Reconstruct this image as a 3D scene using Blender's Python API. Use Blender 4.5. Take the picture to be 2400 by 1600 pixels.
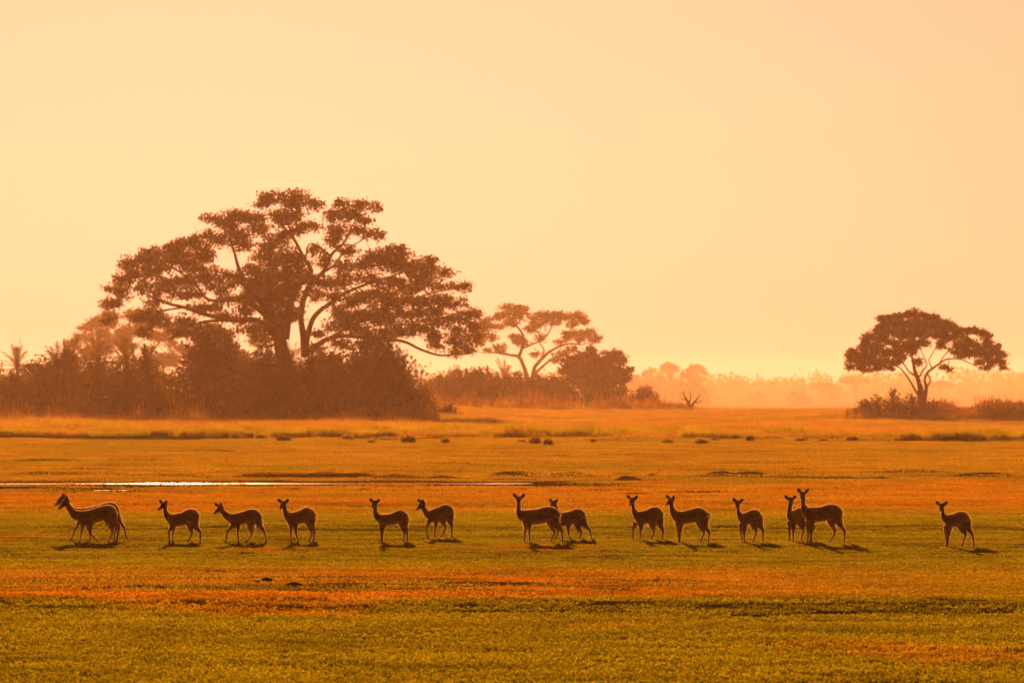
import bpy, bmesh, math, random
import numpy as np
from mathutils import Vector, kdtree

# ------------------------------------------------------------------ clear, camera, sky, sun, exposure
for o in list(bpy.data.objects):
    bpy.data.objects.remove(o)
scene = bpy.context.scene
C = scene.collection
R = math.radians
F = 20000.0          # focal length in photo pixels (300 mm lens, 2400 px wide photo)
HORIZON = 905.0      # photo row of the horizon
CAMH = 3.71          # camera height in metres (roof hatch of a vehicle)

cam_d = bpy.data.cameras.new('camera')
cam = bpy.data.objects.new('camera', cam_d)
C.objects.link(cam)
scene.camera = cam
cam_d.sensor_width = 36.0
cam_d.lens = 300.0
cam_d.shift_y = (HORIZON - 800.0) / 2400.0
cam_d.clip_start = 0.5
cam_d.clip_end = 40000
cam.location = (0, 0, CAMH)
cam.rotation_euler = (R(90), 0, 0)
cam_d.dof.use_dof = True
cam_d.dof.focus_distance = 203.0
cam_d.dof.aperture_fstop = 8.0

SUN_EL = R(5.5)
SUN_AZ = R(-2.2)     # measured from +Y towards +X
world = bpy.data.worlds.new('World')
scene.world = world
world.use_nodes = True
nt = world.node_tree
nt.nodes.clear()
sky = nt.nodes.new('ShaderNodeTexSky')
sky.sky_type = 'NISHITA'
sky.sun_disc = False
sky.sun_elevation = SUN_EL
sky.sun_rotation = SUN_AZ
sky.altitude = 1000
sky.air_density = 0.3
sky.dust_density = 4.0
sky.ozone_density = 1.0
tint = nt.nodes.new('ShaderNodeMix')
tint.data_type = 'RGBA'
tint.blend_type = 'MULTIPLY'
tint.inputs[0].default_value = 1.0
tint.inputs[7].default_value = SKY_TINT = (0.147, 0.0725, 0.053, 1)
bg = nt.nodes.new('ShaderNodeBackground')
bg.inputs[1].default_value = 0.05
wo = nt.nodes.new('ShaderNodeOutputWorld')
nt.links.new(sky.outputs[0], tint.inputs[6])
dust = nt.nodes.new('ShaderNodeMix')          # dim even glow of the dusty air all round the sky
dust.data_type = 'RGBA'
dust.blend_type = 'ADD'
dust.inputs[0].default_value = 1.0
dust.inputs[7].default_value = (1.2, 0.5, 0.10, 1)
nt.links.new(tint.outputs[2], dust.inputs[6])
nt.links.new(dust.outputs[2], bg.inputs[0])
nt.links.new(bg.outputs[0], wo.inputs[0])

sun_d = bpy.data.lights.new('sun', 'SUN')
sun_d.energy = 5.0
sun_d.angle = R(0.53)
sun_d.color = (1.0, 0.42, 0.165)
sun = bpy.data.objects.new('sun', sun_d)
C.objects.link(sun)
to_sun = Vector((math.sin(SUN_AZ) * math.cos(SUN_EL), math.cos(SUN_AZ) * math.cos(SUN_EL), math.sin(SUN_EL)))
sun.rotation_euler = to_sun.to_track_quat('Z', 'Y').to_euler()
sun.location = (0, 0, 60)

vs = scene.view_settings
scene.display_settings.display_device = 'sRGB'
vs.view_transform = 'Standard'
vs.look = 'None'
vs.gamma = 1.0
vs.use_curve_mapping = False
vs.exposure = 0.8
cy = scene.cycles
cy.use_denoising = True
cy.max_bounces = 6
cy.diffuse_bounces = 2
cy.glossy_bounces = 2
cy.transmission_bounces = 4
cy.volume_bounces = 0
cy.transparent_max_bounces = 8
cy.sample_clamp_indirect = 6.0

HAZE_DENSITY = 1.06e-4
HAZE_COLOR = (1.0, 0.62, 0.36)
HAZE_G = 0.36

# ------------------------------------------------------------------ helpers
rng = np.random.default_rng(7)
random.seed(7)

def P(px, py, Y):
    """a photo pixel at a chosen distance -> a point in the place"""
    return np.array([(px - 1200.0) * Y / F, Y, CAMH - (py - HORIZON) * Y / F])

def hash2(ix, iy, seed):
    h = (ix.astype(np.int64) * 374761393 + iy.astype(np.int64) * 668265263 + seed * 974711) & 0x7fffffff
    h = ((h ^ (h >> 13)) * 1274126177) & 0x7fffffff
    return ((h ^ (h >> 16)) & 0xffff) / 65535.0

def vnoise(x, y, seed=0):
    x = np.asarray(x, float); y = np.asarray(y, float)
    ix = np.floor(x); iy = np.floor(y)
    fx = x - ix; fy = y - iy
    fx = fx * fx * (3 - 2 * fx); fy = fy * fy * (3 - 2 * fy)
    a = hash2(ix, iy, seed); b = hash2(ix + 1, iy, seed)
    c = hash2(ix, iy + 1, seed); d = hash2(ix + 1, iy + 1, seed)
    return (a + (b - a) * fx) * (1 - fy) + (c + (d - c) * fx) * fy

def fbm(x, y, seed=0, n=3):
    s = 0; a = 0.5; t = 0
    for i in range(n):
        s = s + a * vnoise(x * 2 ** i, y * 2 ** i, seed + i * 17); t += a; a *= 0.5
    return s / t

def sstep(a, b, x):
    t = np.clip((x - a) / (b - a), 0, 1)
    return t * t * (3 - 2 * t)

def bump(x, y, cx, cy_, rx, ry, h):
    d = ((x - cx) / rx) ** 2 + ((y - cy_) / ry) ** 2
    return h * np.clip(1 - d, 0, 1) ** 1.5

MOUNDS = []   # low earth mounds beyond the channel: photo x, distance, half width px, height
for px, Y, wpx, h in [(640, 349, 110, .22), (760, 347, 100, .25), (840, 350, 60, .2), (930, 345, 60, .16), (1040, 343, 50, .14),
                      (1210, 356, 90, .2), (1330, 354, 80, .16), (1460, 358, 60, .12), (1470, 338, 26, .22), (1530, 352, 30, .13),
                      (1690, 350, 60, .25), (1760, 348, 70, .22), (1850, 345, 90, .18), (1960, 343, 80, .14), (2060, 344, 40, .12),
                      (2140, 366, 120, .14), (2310, 352, 100, .18), (1690, 372, 130, .09), (1870, 374, 90, .1), (200, 356, 180, .12),
                      (420, 352, 120, .12), (60, 356, 100, .1), (550, 398, 120, .1), (90, 420, 150, .15), (320, 425, 160, .12),
                      (860, 304, 24, .13), (1020, 300, 26, .1), (1120, 297, 16, .1), (1225, 303, 12, .1), (1430, 300, 14, .1),
                      (1600, 297, 50, .13), (1660, 296, 60, .12), (1490, 291, 60, .1), (390, 304, 24, .12), (690, 305, 40, .1)]:
    MOUNDS.append(((px - 1200) * Y / F, Y, wpx * Y / F, 1.6 + rng.random() * 1.4, h))

_yd = np.concatenate([np.linspace(-200, 560, 20), np.linspace(565, 830, 60), np.linspace(860, 2400, 40), np.linspace(2500, 14000, 30)])
_yr = _yd + 328 * sstep(560, 820, _yd) + 0.4 * (np.clip(_yd, 820, 2400) - 820)
def far_y(Y):
    """sketch distance -> distance in the place: the plain beyond 560 m is longer and falls gently away"""
    return np.interp(Y, _yd, _yr)

def ground_z(x, y):
    x = np.asarray(x, float); y = np.asarray(y, float)
    yd = np.interp(y, _yr, _yd); k = np.where(yd > 100, y / np.maximum(yd, 1), 1.0)
    return CAMH - (CAMH - _ground(x / k, yd)) * k

def _ground(x, y):
    z = np.zeros(np.broadcast(x, y).shape)
    # low bank facing the camera with a bare dry slope behind it
    yb = 141.5 + 2.6 * (fbm(x / 5.0, y * 0 + 3.1, 5) - 0.5) - 0.10 * x
    t = y - yb
    z += (0.06 + 0.14 * fbm(x / 4.0, y * 0 + 6.6, 15)) * sstep(-2.6, 2.4, t) * (1 - sstep(4.0, 32.0, t))
    # second, softer swell behind the animals
    yc = 221 + 8 * (fbm(x / 9.0, y * 0 + 9.7, 8) - 0.5)
    t = y - yc
    z += 0.075 * sstep(-3, 3, t) * (1 - sstep(4, 30, t))
    yc = 262 + 10 * (fbm(x / 12.0, y * 0 + 1.7, 9) - 0.5)
    t = y - yc
    z += 0.05 * sstep(-3, 3, t) * (1 - sstep(4, 36, t))
    # shallow channel and a few puddles
    wl = 1 - sstep(-0.8, 2.6, x + (y - 326) * 0.0)
    z -= 0.042 * wl * (0.8 + 0.4 * fbm(x / 2.0, y * 0 + 2.2, 19)) * np.exp(-((y - 328 - 0.03 * x) / 2.8) ** 2)
    for px0, px1, yy in [(-60, 45, 308), (52, 112, 308), (215, 303, 306.5)]:
        xa = (px0 - 1200) * yy / F; xb = (px1 - 1200) * yy / F
        z -= 0.045 * sstep(xa - .3, xa + .3, x) * (1 - sstep(xb - .3, xb + .3, x)) * np.exp(-((y - yy) / 1.8) ** 2)
    for m in MOUNDS:
        z += bump(x, y, *m)
    # edge of the long grass
    ye = 585 + 40 * (fbm(x / 30.0, y * 0 + 4.4, 12) - 0.5) + 22 * np.clip(-x / 30, -1, 1)
    z += 0.10 * sstep(-8, 8, y - ye)
    # island the right-hand tree stands on, and the left thicket
    z += 0.6 * np.exp(-((x - 41) / 14) ** 2 - ((y - 858) / 18) ** 2)
    z += 0.05 * sstep(700, 800, y) * (1 - sstep(5, 18, x)) * (1 - sstep(1200, 1500, y))
    # far plain drops into a misty basin
    ys = 1070 + 1260 * (1 - sstep(0.004, 0.022, x / np.maximum(y, 1)))  - 0 * y
    z -= 11.5 * sstep(0, 900, y - ys)
    z += 18.5 * sstep(6500, 11500, y)
    # small relief
    near = (1 - sstep(600, 1000, y)) * sstep(60, 90, y)
    near = near * (1 - .85 * sstep(299, 304, y) * (1 - sstep(334, 340, y)) * (1 - sstep(3, 6, x)))
    z += near * (0.045 * (fbm(x / 3.0, y / 5.0, 21) - 0.5) + 0.024 * (fbm(x / 0.8, y / 1.2, 31, 2) - 0.5) * (1 - sstep(330, 520, y)))
    dry = sstep(143, 147, y) * (1 - sstep(168, 176, y)) * (1 - 0.6 * sstep(2, 9, x))
    z += dry * 0.055 * (np.clip(fbm(x / 1.5, y / 2.2, 41, 2) - 0.5, -.1, 1))
    z += sstep(330, 345, y) * (1 - sstep(560, 640, y)) * (0.08 * (fbm(x / 7.0, y / 11.0, 51) - 0.5) + 0.12 * (fbm(x / 2.8, y / 5.0, 53, 2) - 0.5))
    z += sstep(592, 640, y) * (1 - sstep(860, 940, y)) * 0.30 * (fbm(x / 5.0, y / 15.0, 57, 2) - 0.5)
    return z

def mat_new(name):
    m = bpy.data.materials.new(name)
    m.use_nodes = True
    m.node_tree.nodes.clear()
    return m, m.node_tree, m.node_tree.nodes, m.node_tree.links

def mesh_np(name, V, Fc, mat=None, smooth=False):
    V = np.ascontiguousarray(V, np.float32).reshape(-1, 3)
    me = bpy.data.meshes.new(name)
    if isinstance(Fc, np.ndarray):
        n, k = Fc.shape
        me.vertices.add(len(V)); me.vertices.foreach_set('co', V.ravel())
        me.loops.add(n * k); me.loops.foreach_set('vertex_index', np.ascontiguousarray(Fc, np.int32).ravel())
        me.polygons.add(n)
        me.polygons.foreach_set('loop_start', np.arange(0, n * k, k, dtype=np.int32))
        me.update(calc_edges=True)
    else:
        me.from_pydata(V.tolist(), [], Fc)
    if smooth:
        me.polygons.foreach_set('use_smooth', np.ones(len(me.polygons), bool))
    if mat is not None:
        me.materials.append(mat)
    me.update()
    return me

def link(name, me, parent=None):
    o = bpy.data.objects.new(name, me)
    C.objects.link(o)
    if parent is not None:
        o.parent = parent
    return o

def tag(o, label=None, cat=None, group=None, kind=None):
    if label: o['label'] = label
    if cat: o['category'] = cat
    if group: o['group'] = group
    if kind: o['kind'] = kind
    return o

def thing(name, loc, label, cat, group=None):
    o = bpy.data.objects.new(name, None)
    C.objects.link(o)
    o.location = [float(v) for v in loc]
    o.empty_display_size = 0.3
    return tag(o, label, cat, group)

class Geo:
    """collects tubes and cards; all faces are quads (triangles repeat nothing: stored apart)"""
    def __init__(self):
        self.v = []; self.q = []; self.t = []; self.n = 0
    def add(self, V, Q=None, T=None):
        V = np.asarray(V, float).reshape(-1, 3)
        if Q is not None and len(Q): self.q.append(np.asarray(Q) + self.n)
        if T is not None and len(T): self.t.append(np.asarray(T) + self.n)
        self.v.append(V); self.n += len(V)
    def tube(self, pts, rad, sides=6, cap=True):
        pts = np.asarray(pts, float); rad = np.asarray(rad, float)
        n = len(pts)
        d = np.gradient(pts, axis=0)
        d /= np.linalg.norm(d, axis=1)[:, None] + 1e-9
        ref = np.array([0.31, 0.92, 0.23])
        a = np.cross(d, ref); a /= np.linalg.norm(a, axis=1)[:, None] + 1e-9
        b = np.cross(d, a)
        ang = np.linspace(0, 2 * math.pi, sides, endpoint=False)
        ring = (a[:, None, :] * np.cos(ang)[None, :, None] + b[:, None, :] * np.sin(ang)[None, :, None]) * rad[:, None, None] + pts[:, None, :]
        V = ring.reshape(-1, 3)
        i = np.arange(n - 1)[:, None] * sides; k = np.arange(sides)[None, :]; k2 = (k + 1) % sides
        Q = np.stack([i + k, i + k2, i + sides + k2, i + sides + k], -1).reshape(-1, 4)
        T = []
        if cap:
            V = np.vstack([V, pts[:1], pts[-1:]])
            c0 = n * sides; c1 = c0 + 1
            T = [[c0, (j + 1) % sides, j] for j in range(sides)] + [[c1, (n - 1) * sides + j, (n - 1) * sides + (j + 1) % sides] for j in range(sides)]
        self.add(V, Q, T)
    def mesh(self, name, mat=None, smooth=False):
        V = np.vstack(self.v)
        if not self.t:
            return mesh_np(name, V, np.vstack(self.q), mat, smooth)
        if not self.q:
            return mesh_np(name, V, np.vstack(self.t), mat, smooth)
        Q = np.vstack(self.q); T = np.vstack(self.t)
        me = bpy.data.meshes.new(name)
        me.vertices.add(len(V)); me.vertices.foreach_set('co', np.ascontiguousarray(V, np.float32).ravel())
        li = np.concatenate([Q.ravel(), T.ravel()]).astype(np.int32)
        me.loops.add(len(li)); me.loops.foreach_set('vertex_index', li)
        me.polygons.add(len(Q) + len(T))
        st = np.concatenate([np.arange(len(Q)) * 4, len(Q) * 4 + np.arange(len(T)) * 3]).astype(np.int32)
        me.polygons.foreach_set('loop_start', st)
        me.update(calc_edges=True)
        if smooth:
            me.polygons.foreach_set('use_smooth', np.ones(len(me.polygons), bool))
        if mat is not None: me.materials.append(mat)
        return me

def catmull(pts, sub=4):
    pts = np.asarray(pts, float)
    if len(pts) < 3: 
        t = np.linspace(0, 1, sub + 1)[:, None]
        return pts[0] * (1 - t) + pts[-1] * t
    ext = np.vstack([2 * pts[0] - pts[1], pts, 2 * pts[-1] - pts[-2]])
    out = []
    for i in range(len(pts) - 1):
        p0, p1, p2, p3 = ext[i:i + 4]
        for s in range(sub):
            t = s / sub
            out.append(0.5 * ((2 * p1) + (-p0 + p2) * t + (2 * p0 - 5 * p1 + 4 * p2 - p3) * t * t + (-p0 + 3 * p1 - 3 * p2 + p3) * t ** 3))
    out.append(pts[-1])
    return np.array(out)

def rand_dirs(n, r=rng):
    d = r.normal(size=(n, 3))
    return d / (np.linalg.norm(d, axis=1)[:, None] + 1e-9)

def leaf_cards(centres, size, r=rng, aspect=0.6, flat=0.0, erect=False):
    """folded diamond leaf sprays of random direction around the given centres"""
    n = len(centres)
    a = rand_dirs(n, r); a[:, 2] *= (1 - flat); a /= np.linalg.norm(a, axis=1)[:, None]
    b = np.cross(a, rand_dirs(n, r)); b /= np.linalg.norm(b, axis=1)[:, None] + 1e-9
    if erect:        # blades held upright: leaf faces look sideways
        c = rand_dirs(n, r); c[:, 2] *= 0.35; c /= np.linalg.norm(c, axis=1)[:, None]
        a = np.cross(c, rand_dirs(n, r)); a /= np.linalg.norm(a, axis=1)[:, None] + 1e-9
        b = np.cross(c, a)
    c = np.cross(a, b)
    s = (size * (0.4 + 1.2 * r.random(n)))[:, None]
    p0 = centres - a * s * 0.5
    p2 = centres + a * s * 0.5
    p1 = centres + b * s * 0.5 * aspect + c * s * 0.12
    p3 = centres - b * s * 0.5 * aspect + c * s * 0.12
    V = np.stack([p0, p1, p2, p3], 1).reshape(-1, 3)
    Q = np.arange(n * 4).reshape(-1, 4)
    return V, Q

# ------------------------------------------------------------------ materials
def foliage_mat(name, c1, c2, trans=0.4, scale=0.35, tcol=(2.4, 1.35, 0.2)):
    m, t, N, L = mat_new(name)
    geo = N.new('ShaderNodeNewGeometry')
    noi = N.new('ShaderNodeTexNoise'); noi.inputs['Scale'].default_value = scale; noi.inputs['Detail'].default_value = 3
    L.new(geo.outputs['Position'], noi.inputs['Vector'])
    mix = N.new('ShaderNodeMix'); mix.data_type = 'RGBA'
    mix.inputs[6].default_value = (*c1, 1); mix.inputs[7].default_value = (*c2, 1)
    mr = N.new('ShaderNodeMapRange'); mr.inputs[1].default_value = 0.35; mr.inputs[2].default_value = 0.65
    L.new(noi.outputs['Fac'], mr.inputs[0]); L.new(mr.outputs[0], mix.inputs[0])
    rv = N.new('ShaderNodeMath'); rv.operation = 'MULTIPLY_ADD'; rv.inputs[1].default_value = 0.5; rv.inputs[2].default_value = 0.75
    L.new(geo.outputs['Random Per Island'], rv.inputs[0])
    hsv = N.new('ShaderNodeHueSaturation'); L.new(mix.outputs[2], hsv.inputs['Color']); L.new(rv.outputs[0], hsv.inputs['Value'])
    dif = N.new('ShaderNodeBsdfDiffuse'); L.new(hsv.outputs[0], dif.inputs[0])
    tm = N.new('ShaderNodeMix'); tm.data_type = 'RGBA'; tm.blend_type = 'MULTIPLY'; tm.inputs[0].default_value = 1
    tm.inputs[7].default_value = (*tcol, 1); L.new(hsv.outputs[0], tm.inputs[6])
    tr = N.new('ShaderNodeBsdfTranslucent'); L.new(tm.outputs[2], tr.inputs[0])
    ms = N.new('ShaderNodeMixShader'); ms.inputs[0].default_value = trans
    L.new(dif.outputs[0], ms.inputs[1]); L.new(tr.outputs[0], ms.inputs[2])
    out = N.new('ShaderNodeOutputMaterial'); L.new(ms.outputs[0], out.inputs[0])
    return m

def plain_mat(name, c1, c2, scale=6.0, rough=0.9, bump_d=0.0, spec=0.2):
    m, t, N, L = mat_new(name)
    tc = N.new('ShaderNodeTexCoord')
    noi = N.new('ShaderNodeTexNoise'); noi.inputs['Scale'].default_value = scale; noi.inputs['Detail'].default_value = 5
    L.new(tc.outputs['Object'], noi.inputs['Vector'])
    mix = N.new('ShaderNodeMix'); mix.data_type = 'RGBA'
    mix.inputs[6].default_value = (*c1, 1); mix.inputs[7].default_value = (*c2, 1)
    L.new(noi.outputs['Fac'], mix.inputs[0])
    b = N.new('ShaderNodeBsdfPrincipled'); b.inputs['Roughness'].default_value = rough; b.inputs['Specular IOR Level'].default_value = spec
    L.new(mix.outputs[2], b.inputs['Base Color'])
    if bump_d:
        bp = N.new('ShaderNodeBump'); bp.inputs['Distance'].default_value = bump_d
        L.new(noi.outputs['Fac'], bp.inputs['Height']); L.new(bp.outputs[0], b.inputs['Normal'])
    out = N.new('ShaderNodeOutputMaterial'); L.new(b.outputs[0], out.inputs[0])
    return m

BARK = plain_mat('bark', (0.045, 0.028, 0.014), (0.085, 0.055, 0.03), 2.0, 0.95, 0.05)
LEAF = foliage_mat('leaves_fig', (0.052, 0.046, 0.008), (0.080, 0.080, 0.014), 0.6, tcol=(3.1, 1.75, 0.2))
LEAF_AC = foliage_mat('leaves_acacia', (0.050, 0.043, 0.008), (0.075, 0.073, 0.014), 0.6, tcol=(3.0, 1.7, 0.2))
LEAF_BUSH = foliage_mat('leaves_bush', (0.048, 0.040, 0.010), (0.066, 0.064, 0.016), 0.40)
LEAF_PALM = foliage_mat('leaves_palm', (0.062, 0.062, 0.012), (0.10, 0.105, 0.022), 0.50)
LEAF_DRY = foliage_mat('leaves_dry', (0.10, 0.065, 0.025), (0.14, 0.10, 0.04), 0.45)

# ------------------------------------------------------------------ ground sheet
def ground_material():
    m, t, N, L = mat_new('savanna_ground')
    geo = N.new('ShaderNodeNewGeometry')
    sep = N.new('ShaderNodeSeparateXYZ'); L.new(geo.outputs['Position'], sep.inputs[0])
    def noise(scale, detail, sx=1, sy=1):
        mp = N.new('ShaderNodeMapping'); mp.inputs['Scale'].default_value = (sx, sy, 1)
        L.new(geo.outputs['Position'], mp.inputs[0])
        n = N.new('ShaderNodeTexNoise'); n.inputs['Scale'].default_value = scale; n.inputs['Detail'].default_value = detail
        L.new(mp.outputs[0], n.inputs['Vector'])
        return n.outputs['Fac']
    def ramp(fac, stops):
        r = N.new('ShaderNodeValToRGB'); L.new(fac, r.inputs[0])
        e = r.color_ramp.elements
        e[0].position = stops[0][0]; e[0].color = (*stops[0][1], 1)
        e[1].position = stops[-1][0]; e[1].color = (*stops[-1][1], 1)
        for p, c in stops[1:-1]:
            k = e.new(p); k.color = (*c, 1)
        return r.outputs[0]
    def mixc(fac, a, b):
        x = N.new('ShaderNodeMix'); x.data_type = 'RGBA'
        L.new(fac, x.inputs[0]); L.new(a, x.inputs[6]); L.new(b, x.inputs[7])
        return x.outputs[2]
    def maprange(v, a, b):
        r = N.new('ShaderNodeMapRange'); r.inputs[1].default_value = a; r.inputs[2].default_value = b
        r.interpolation_type = 'SMOOTHSTEP'
        L.new(v, r.inputs[0]); return r.outputs[0]
    n1 = noise(0.35, 6, 1, .35); n2 = noise(2.2, 5); n3 = noise(0.05, 4, 1, .25)
    soil = ramp(n2, [(0.3, (.16, .075, .018)), (0.7, (.32, .15, .03))])
    straw = ramp(n1, [(0.3, (.20, .12, .022)), (0.5, (.30, .19, .032)), (0.7, (.25, .165, .026))])
    green = ramp(n1, [(0.3, (.085, .085, .012)), (0.7, (.16, .15, .02))])
    g_or_s = mixc(maprange(n3, .46, .60), straw, green)
    # by distance from the vehicle: near meadow green, middle plain straw, beyond it long grass
    y = sep.outputs['Y']
    c = mixc(maprange(y, 240, 290), green, g_or_s)
    c = mixc(maprange(y, 330, 345), c, mixc(maprange(n3, .50, .72), straw, green))
    far = ramp(n1, [(0.3, (.12, .065, .018)), (0.7, (.18, .105, .025))])
    c = mixc(maprange(y, 592, 760), c, far)
    # bare strip
    a = N.new('ShaderNodeMath'); a.operation = 'MULTIPLY'
    L.new(maprange(y, 141, 145), a.inputs[0])
    inv = N.new('ShaderNodeMath'); inv.operation = 'SUBTRACT'; inv.inputs[0].default_value = 1
    L.new(maprange(y, 164, 178), inv.inputs[1]); L.new(inv.outputs[0], a.inputs[1])
    xr = N.new('ShaderNodeMapRange'); xr.inputs[1].default_value = 1.5; xr.inputs[2].default_value = 8; xr.inputs[3].default_value = 1; xr.inputs[4].default_value = .2
    L.new(sep.outputs['X'], xr.inputs[0])
    a2 = N.new('ShaderNodeMath'); a2.operation = 'MULTIPLY'; L.new(a.outputs[0], a2.inputs[0]); L.new(xr.outputs[0], a2.inputs[1])
    c = mixc(a2.outputs[0], c, soil)
    b = N.new('ShaderNodeBsdfDiffuse'); b.inputs['Roughness'].default_value = 0.6
    L.new(c, b.inputs['Color'])
    bp = N.new('ShaderNodeBump'); bp.inputs['Distance'].default_value = 0.035; bp.inputs['Strength'].default_value = 0.8
    L.new(noise(1.6, 6), bp.inputs['Height']); L.new(bp.outputs[0], b.inputs['Normal'])
    out = N.new('ShaderNodeOutputMaterial'); L.new(b.outputs[0], out.inputs[0])
    return m

rows = [-60, -20, 20, 50, 70, 85]
y = 95.0
while y < 1000: 
    rows.append(y); y *= 1.0042
while y < 1900: 
    rows.append(y); y *= 1.012
while y < 11950: 
    rows.append(y); y *= 1.03
rows.append(12000.0)
rows = np.array(rows)
s = np.linspace(-1, 1, 261)
u = np.sign(s) * (0.55 * np.abs(s) + 0.45 * np.abs(s) ** 3)
yy = rows[:, None] + 0 * u[None, :]
half = np.maximum(40 + 0.16 * np.abs(rows), 0)[:, None]
xx = u[None, :] * half
zz = ground_z(xx, yy)
V = np.stack([xx, yy, zz], -1).reshape(-1, 3)
nr, ncol = yy.shape
i = np.arange(nr - 1)[:, None] * ncol; k = np.arange(ncol - 1)[None, :]
Q = np.stack([i + k, i + k + 1, i + ncol + k + 1, i + ncol + k], -1).reshape(-1, 4)
ground = tag(link('ground', mesh_np('ground', V, Q, ground_material(), True)), kind='structure')

# shallow standing water in the channel and the puddles
def water_mat():
    m, t, N, L = mat_new('still_water')
    b = N.new('ShaderNodeBsdfPrincipled')
    b.inputs['Base Color'].default_value = (.03, .022, .012, 1); b.inputs['Roughness'].default_value = 0.045
    b.inputs['IOR'].default_value = 1.33
    geo = N.new('ShaderNodeNewGeometry'); n = N.new('ShaderNodeTexNoise'); n.inputs['Scale'].default_value = 3.0
    L.new(geo.outputs['Position'], n.inputs['Vector'])
    bp = N.new('ShaderNodeBump'); bp.inputs['Distance'].default_value = 0.005; bp.inputs['Strength'].default_value = 0.2
    L.new(n.outputs['Fac'], bp.inputs['Height']); L.new(bp.outputs[0], b.inputs['Normal'])
    out = N.new('ShaderNodeOutputMaterial'); L.new(b.outputs[0], out.inputs[0])
    return m
WATER = water_mat()
def water_sheet(x0, x1, y0, y1, z):
    xs = np.linspace(x0, x1, 24); ys = np.linspace(y0, y1, 8)
    g = np.stack(np.meshgrid(xs, ys), -1)
    V = np.concatenate([g, np.full(g.shape[:2] + (1,), z)], -1).reshape(-1, 3)
    i = np.arange(7)[:, None] * 24; k = np.arange(23)[None, :]
    Q = np.stack([i + k, i + k + 1, i + 24 + k + 1, i + 24 + k], -1).reshape(-1, 4)
    return tag(link('water', mesh_np('water', V, Q, WATER)), kind='structure')
water_sheet(-45, 4.5, 319, 334.5, -0.021)
water_sheet(-22, -13.3, 303.5, 311.5, -0.028)

# ------------------------------------------------------------------ trees
def traced_tree(name, label, cat, origin, sc, Y, limbs, clumps, leafmat, base_px, leaf=0.30, dens=1.0, depth=7.0,
                group=None, seed=1, sub_r=0.42, bark=BARK, twig_r=0.05, barepx=None):
    """limbs: polylines of (x, y, radius); clumps: (x, y, rx, ry), both in units of an enlarged view of the photo
       (origin, scale). Every limb and clump gets its own depth, so the crown is a volume."""
    r = np.random.default_rng(seed)
    ox, oy = origin
    g_ = far_y(Y) / Y; Y = far_y(Y); leaf *= g_; sub_r *= g_; depth *= g_; twig_r *= g_
    k = Y / F / sc                       # metres per unit
    bx = (base_px - 1200) * Y / F
    bz = float(ground_z(bx, Y))
    root = thing(name, (bx, Y, bz), label, cat, group)
    O = np.array([bx, Y, bz])
    cxs = np.array([c[0] for c in clumps]); xm = (cxs.min() + cxs.max()) / 2; xr = (cxs.max() - cxs.min()) / 2 + 1
    wood = Geo()
    nodes = []; nrad = []
    for li, lb in enumerate(limbs):
        lb = np.array(lb, float)
        pts = np.array([P(ox + x / sc, oy + y_ / sc, Y) for x, y_, _ in lb]) - O
        rad = lb[:, 2] * k * 0.68
        n = len(pts)
        end = r.uniform(-1, 1) * depth * (0.7 if li else 0.1)
        if nodes:
            allp = np.array(nodes)
            d = np.hypot(allp[:, 0] - pts[0, 0], allp[:, 2] - pts[0, 2])
            j = d.argmin(); y0 = allp[j, 1]
        else:
            y0 = 0.0
        tt = np.linspace(0, 1, n)
        pts[:, 1] = y0 + (end - y0 * 0.3) * tt ** 1.4
        p = catmull(pts, 4); rr = np.interp(np.linspace(0, 1, len(p)), np.linspace(0, 1, n), rad)
        wob = np.cumsum(r.normal(size=(len(p), 3)) * 0.15, 0) * rr[:, None] * 0.35
        p = p + wob * np.minimum(1, np.arange(len(p)) / 4)[:, None]
        wood.tube(p, np.maximum(rr, 0.02), 7)
        for q, w in zip(p, rr):
            nodes.append(q); nrad.append(w)
    nodes_a = np.array(nodes); nrad = np.array(nrad)
    cards = []; sizes = []
    for (x, y_, rx, ry) in clumps:
        c = P(ox + x / sc, oy + y_ / sc, Y) - O
        d = np.hypot(nodes_a[:, 0] - c[0], nodes_a[:, 2] - c[2]) + nrad * 4
        j = d.argmin()
        edge = 1 - min(1, abs(x - xm) / xr) ** 2
        c[1] = nodes_a[j, 1] + (abs(r.normal()) * (-1 if r.random() < .62 else 1)) * depth * 0.35 * (0.35 + edge)
        a, b = rx * k, ry * k
        # branch from the limb to the clump
        n0 = nodes_a[j]
        mid = (n0 + c) / 2 + np.array([0, 0, -0.15 * np.linalg.norm(c - n0)]) + r.normal(size=3) * 0.15
        wood.tube(catmull([n0, mid, c], 3), np.linspace(max(0.05, min(nrad[j] * 0.6, twig_r * 2.4)), twig_r * 0.5, 7), 4, False)
        ns = max(3, int(3.6 * dens * (a * b) / (sub_r ** 2) + 2))
        q = rand_dirs(ns, r) * (r.random(ns) ** 0.45)[:, None] * np.array([a, a * 0.9, b])
        q[:, 2] += r.normal(size=ns) * 0.08
        sc_ = c + q
        for s_ in sc_[: max(2, ns // 3)]:
            m2 = (c + s_) / 2 + r.normal(size=3) * 0.08
            wood.tube(np.array([c, m2, s_]), [twig_r * 0.5, twig_r * 0.35, twig_r * 0.2], 3, False)
        nl = 24
        lc = np.repeat(sc_, nl, 0) + r.normal(size=(ns * nl, 3)) * np.array([sub_r, sub_r, sub_r * 0.6]) * 0.72
        cards.append(lc)
    cards = np.vstack(cards)
    Vv, Qq = leaf_cards(cards, np.full(len(cards), leaf), r, 0.62)
    link('crown', mesh_np('crown', Vv, Qq, leafmat), root)
    link('trunk', wood.mesh('trunk', bark, True), root)
    return root

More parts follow.
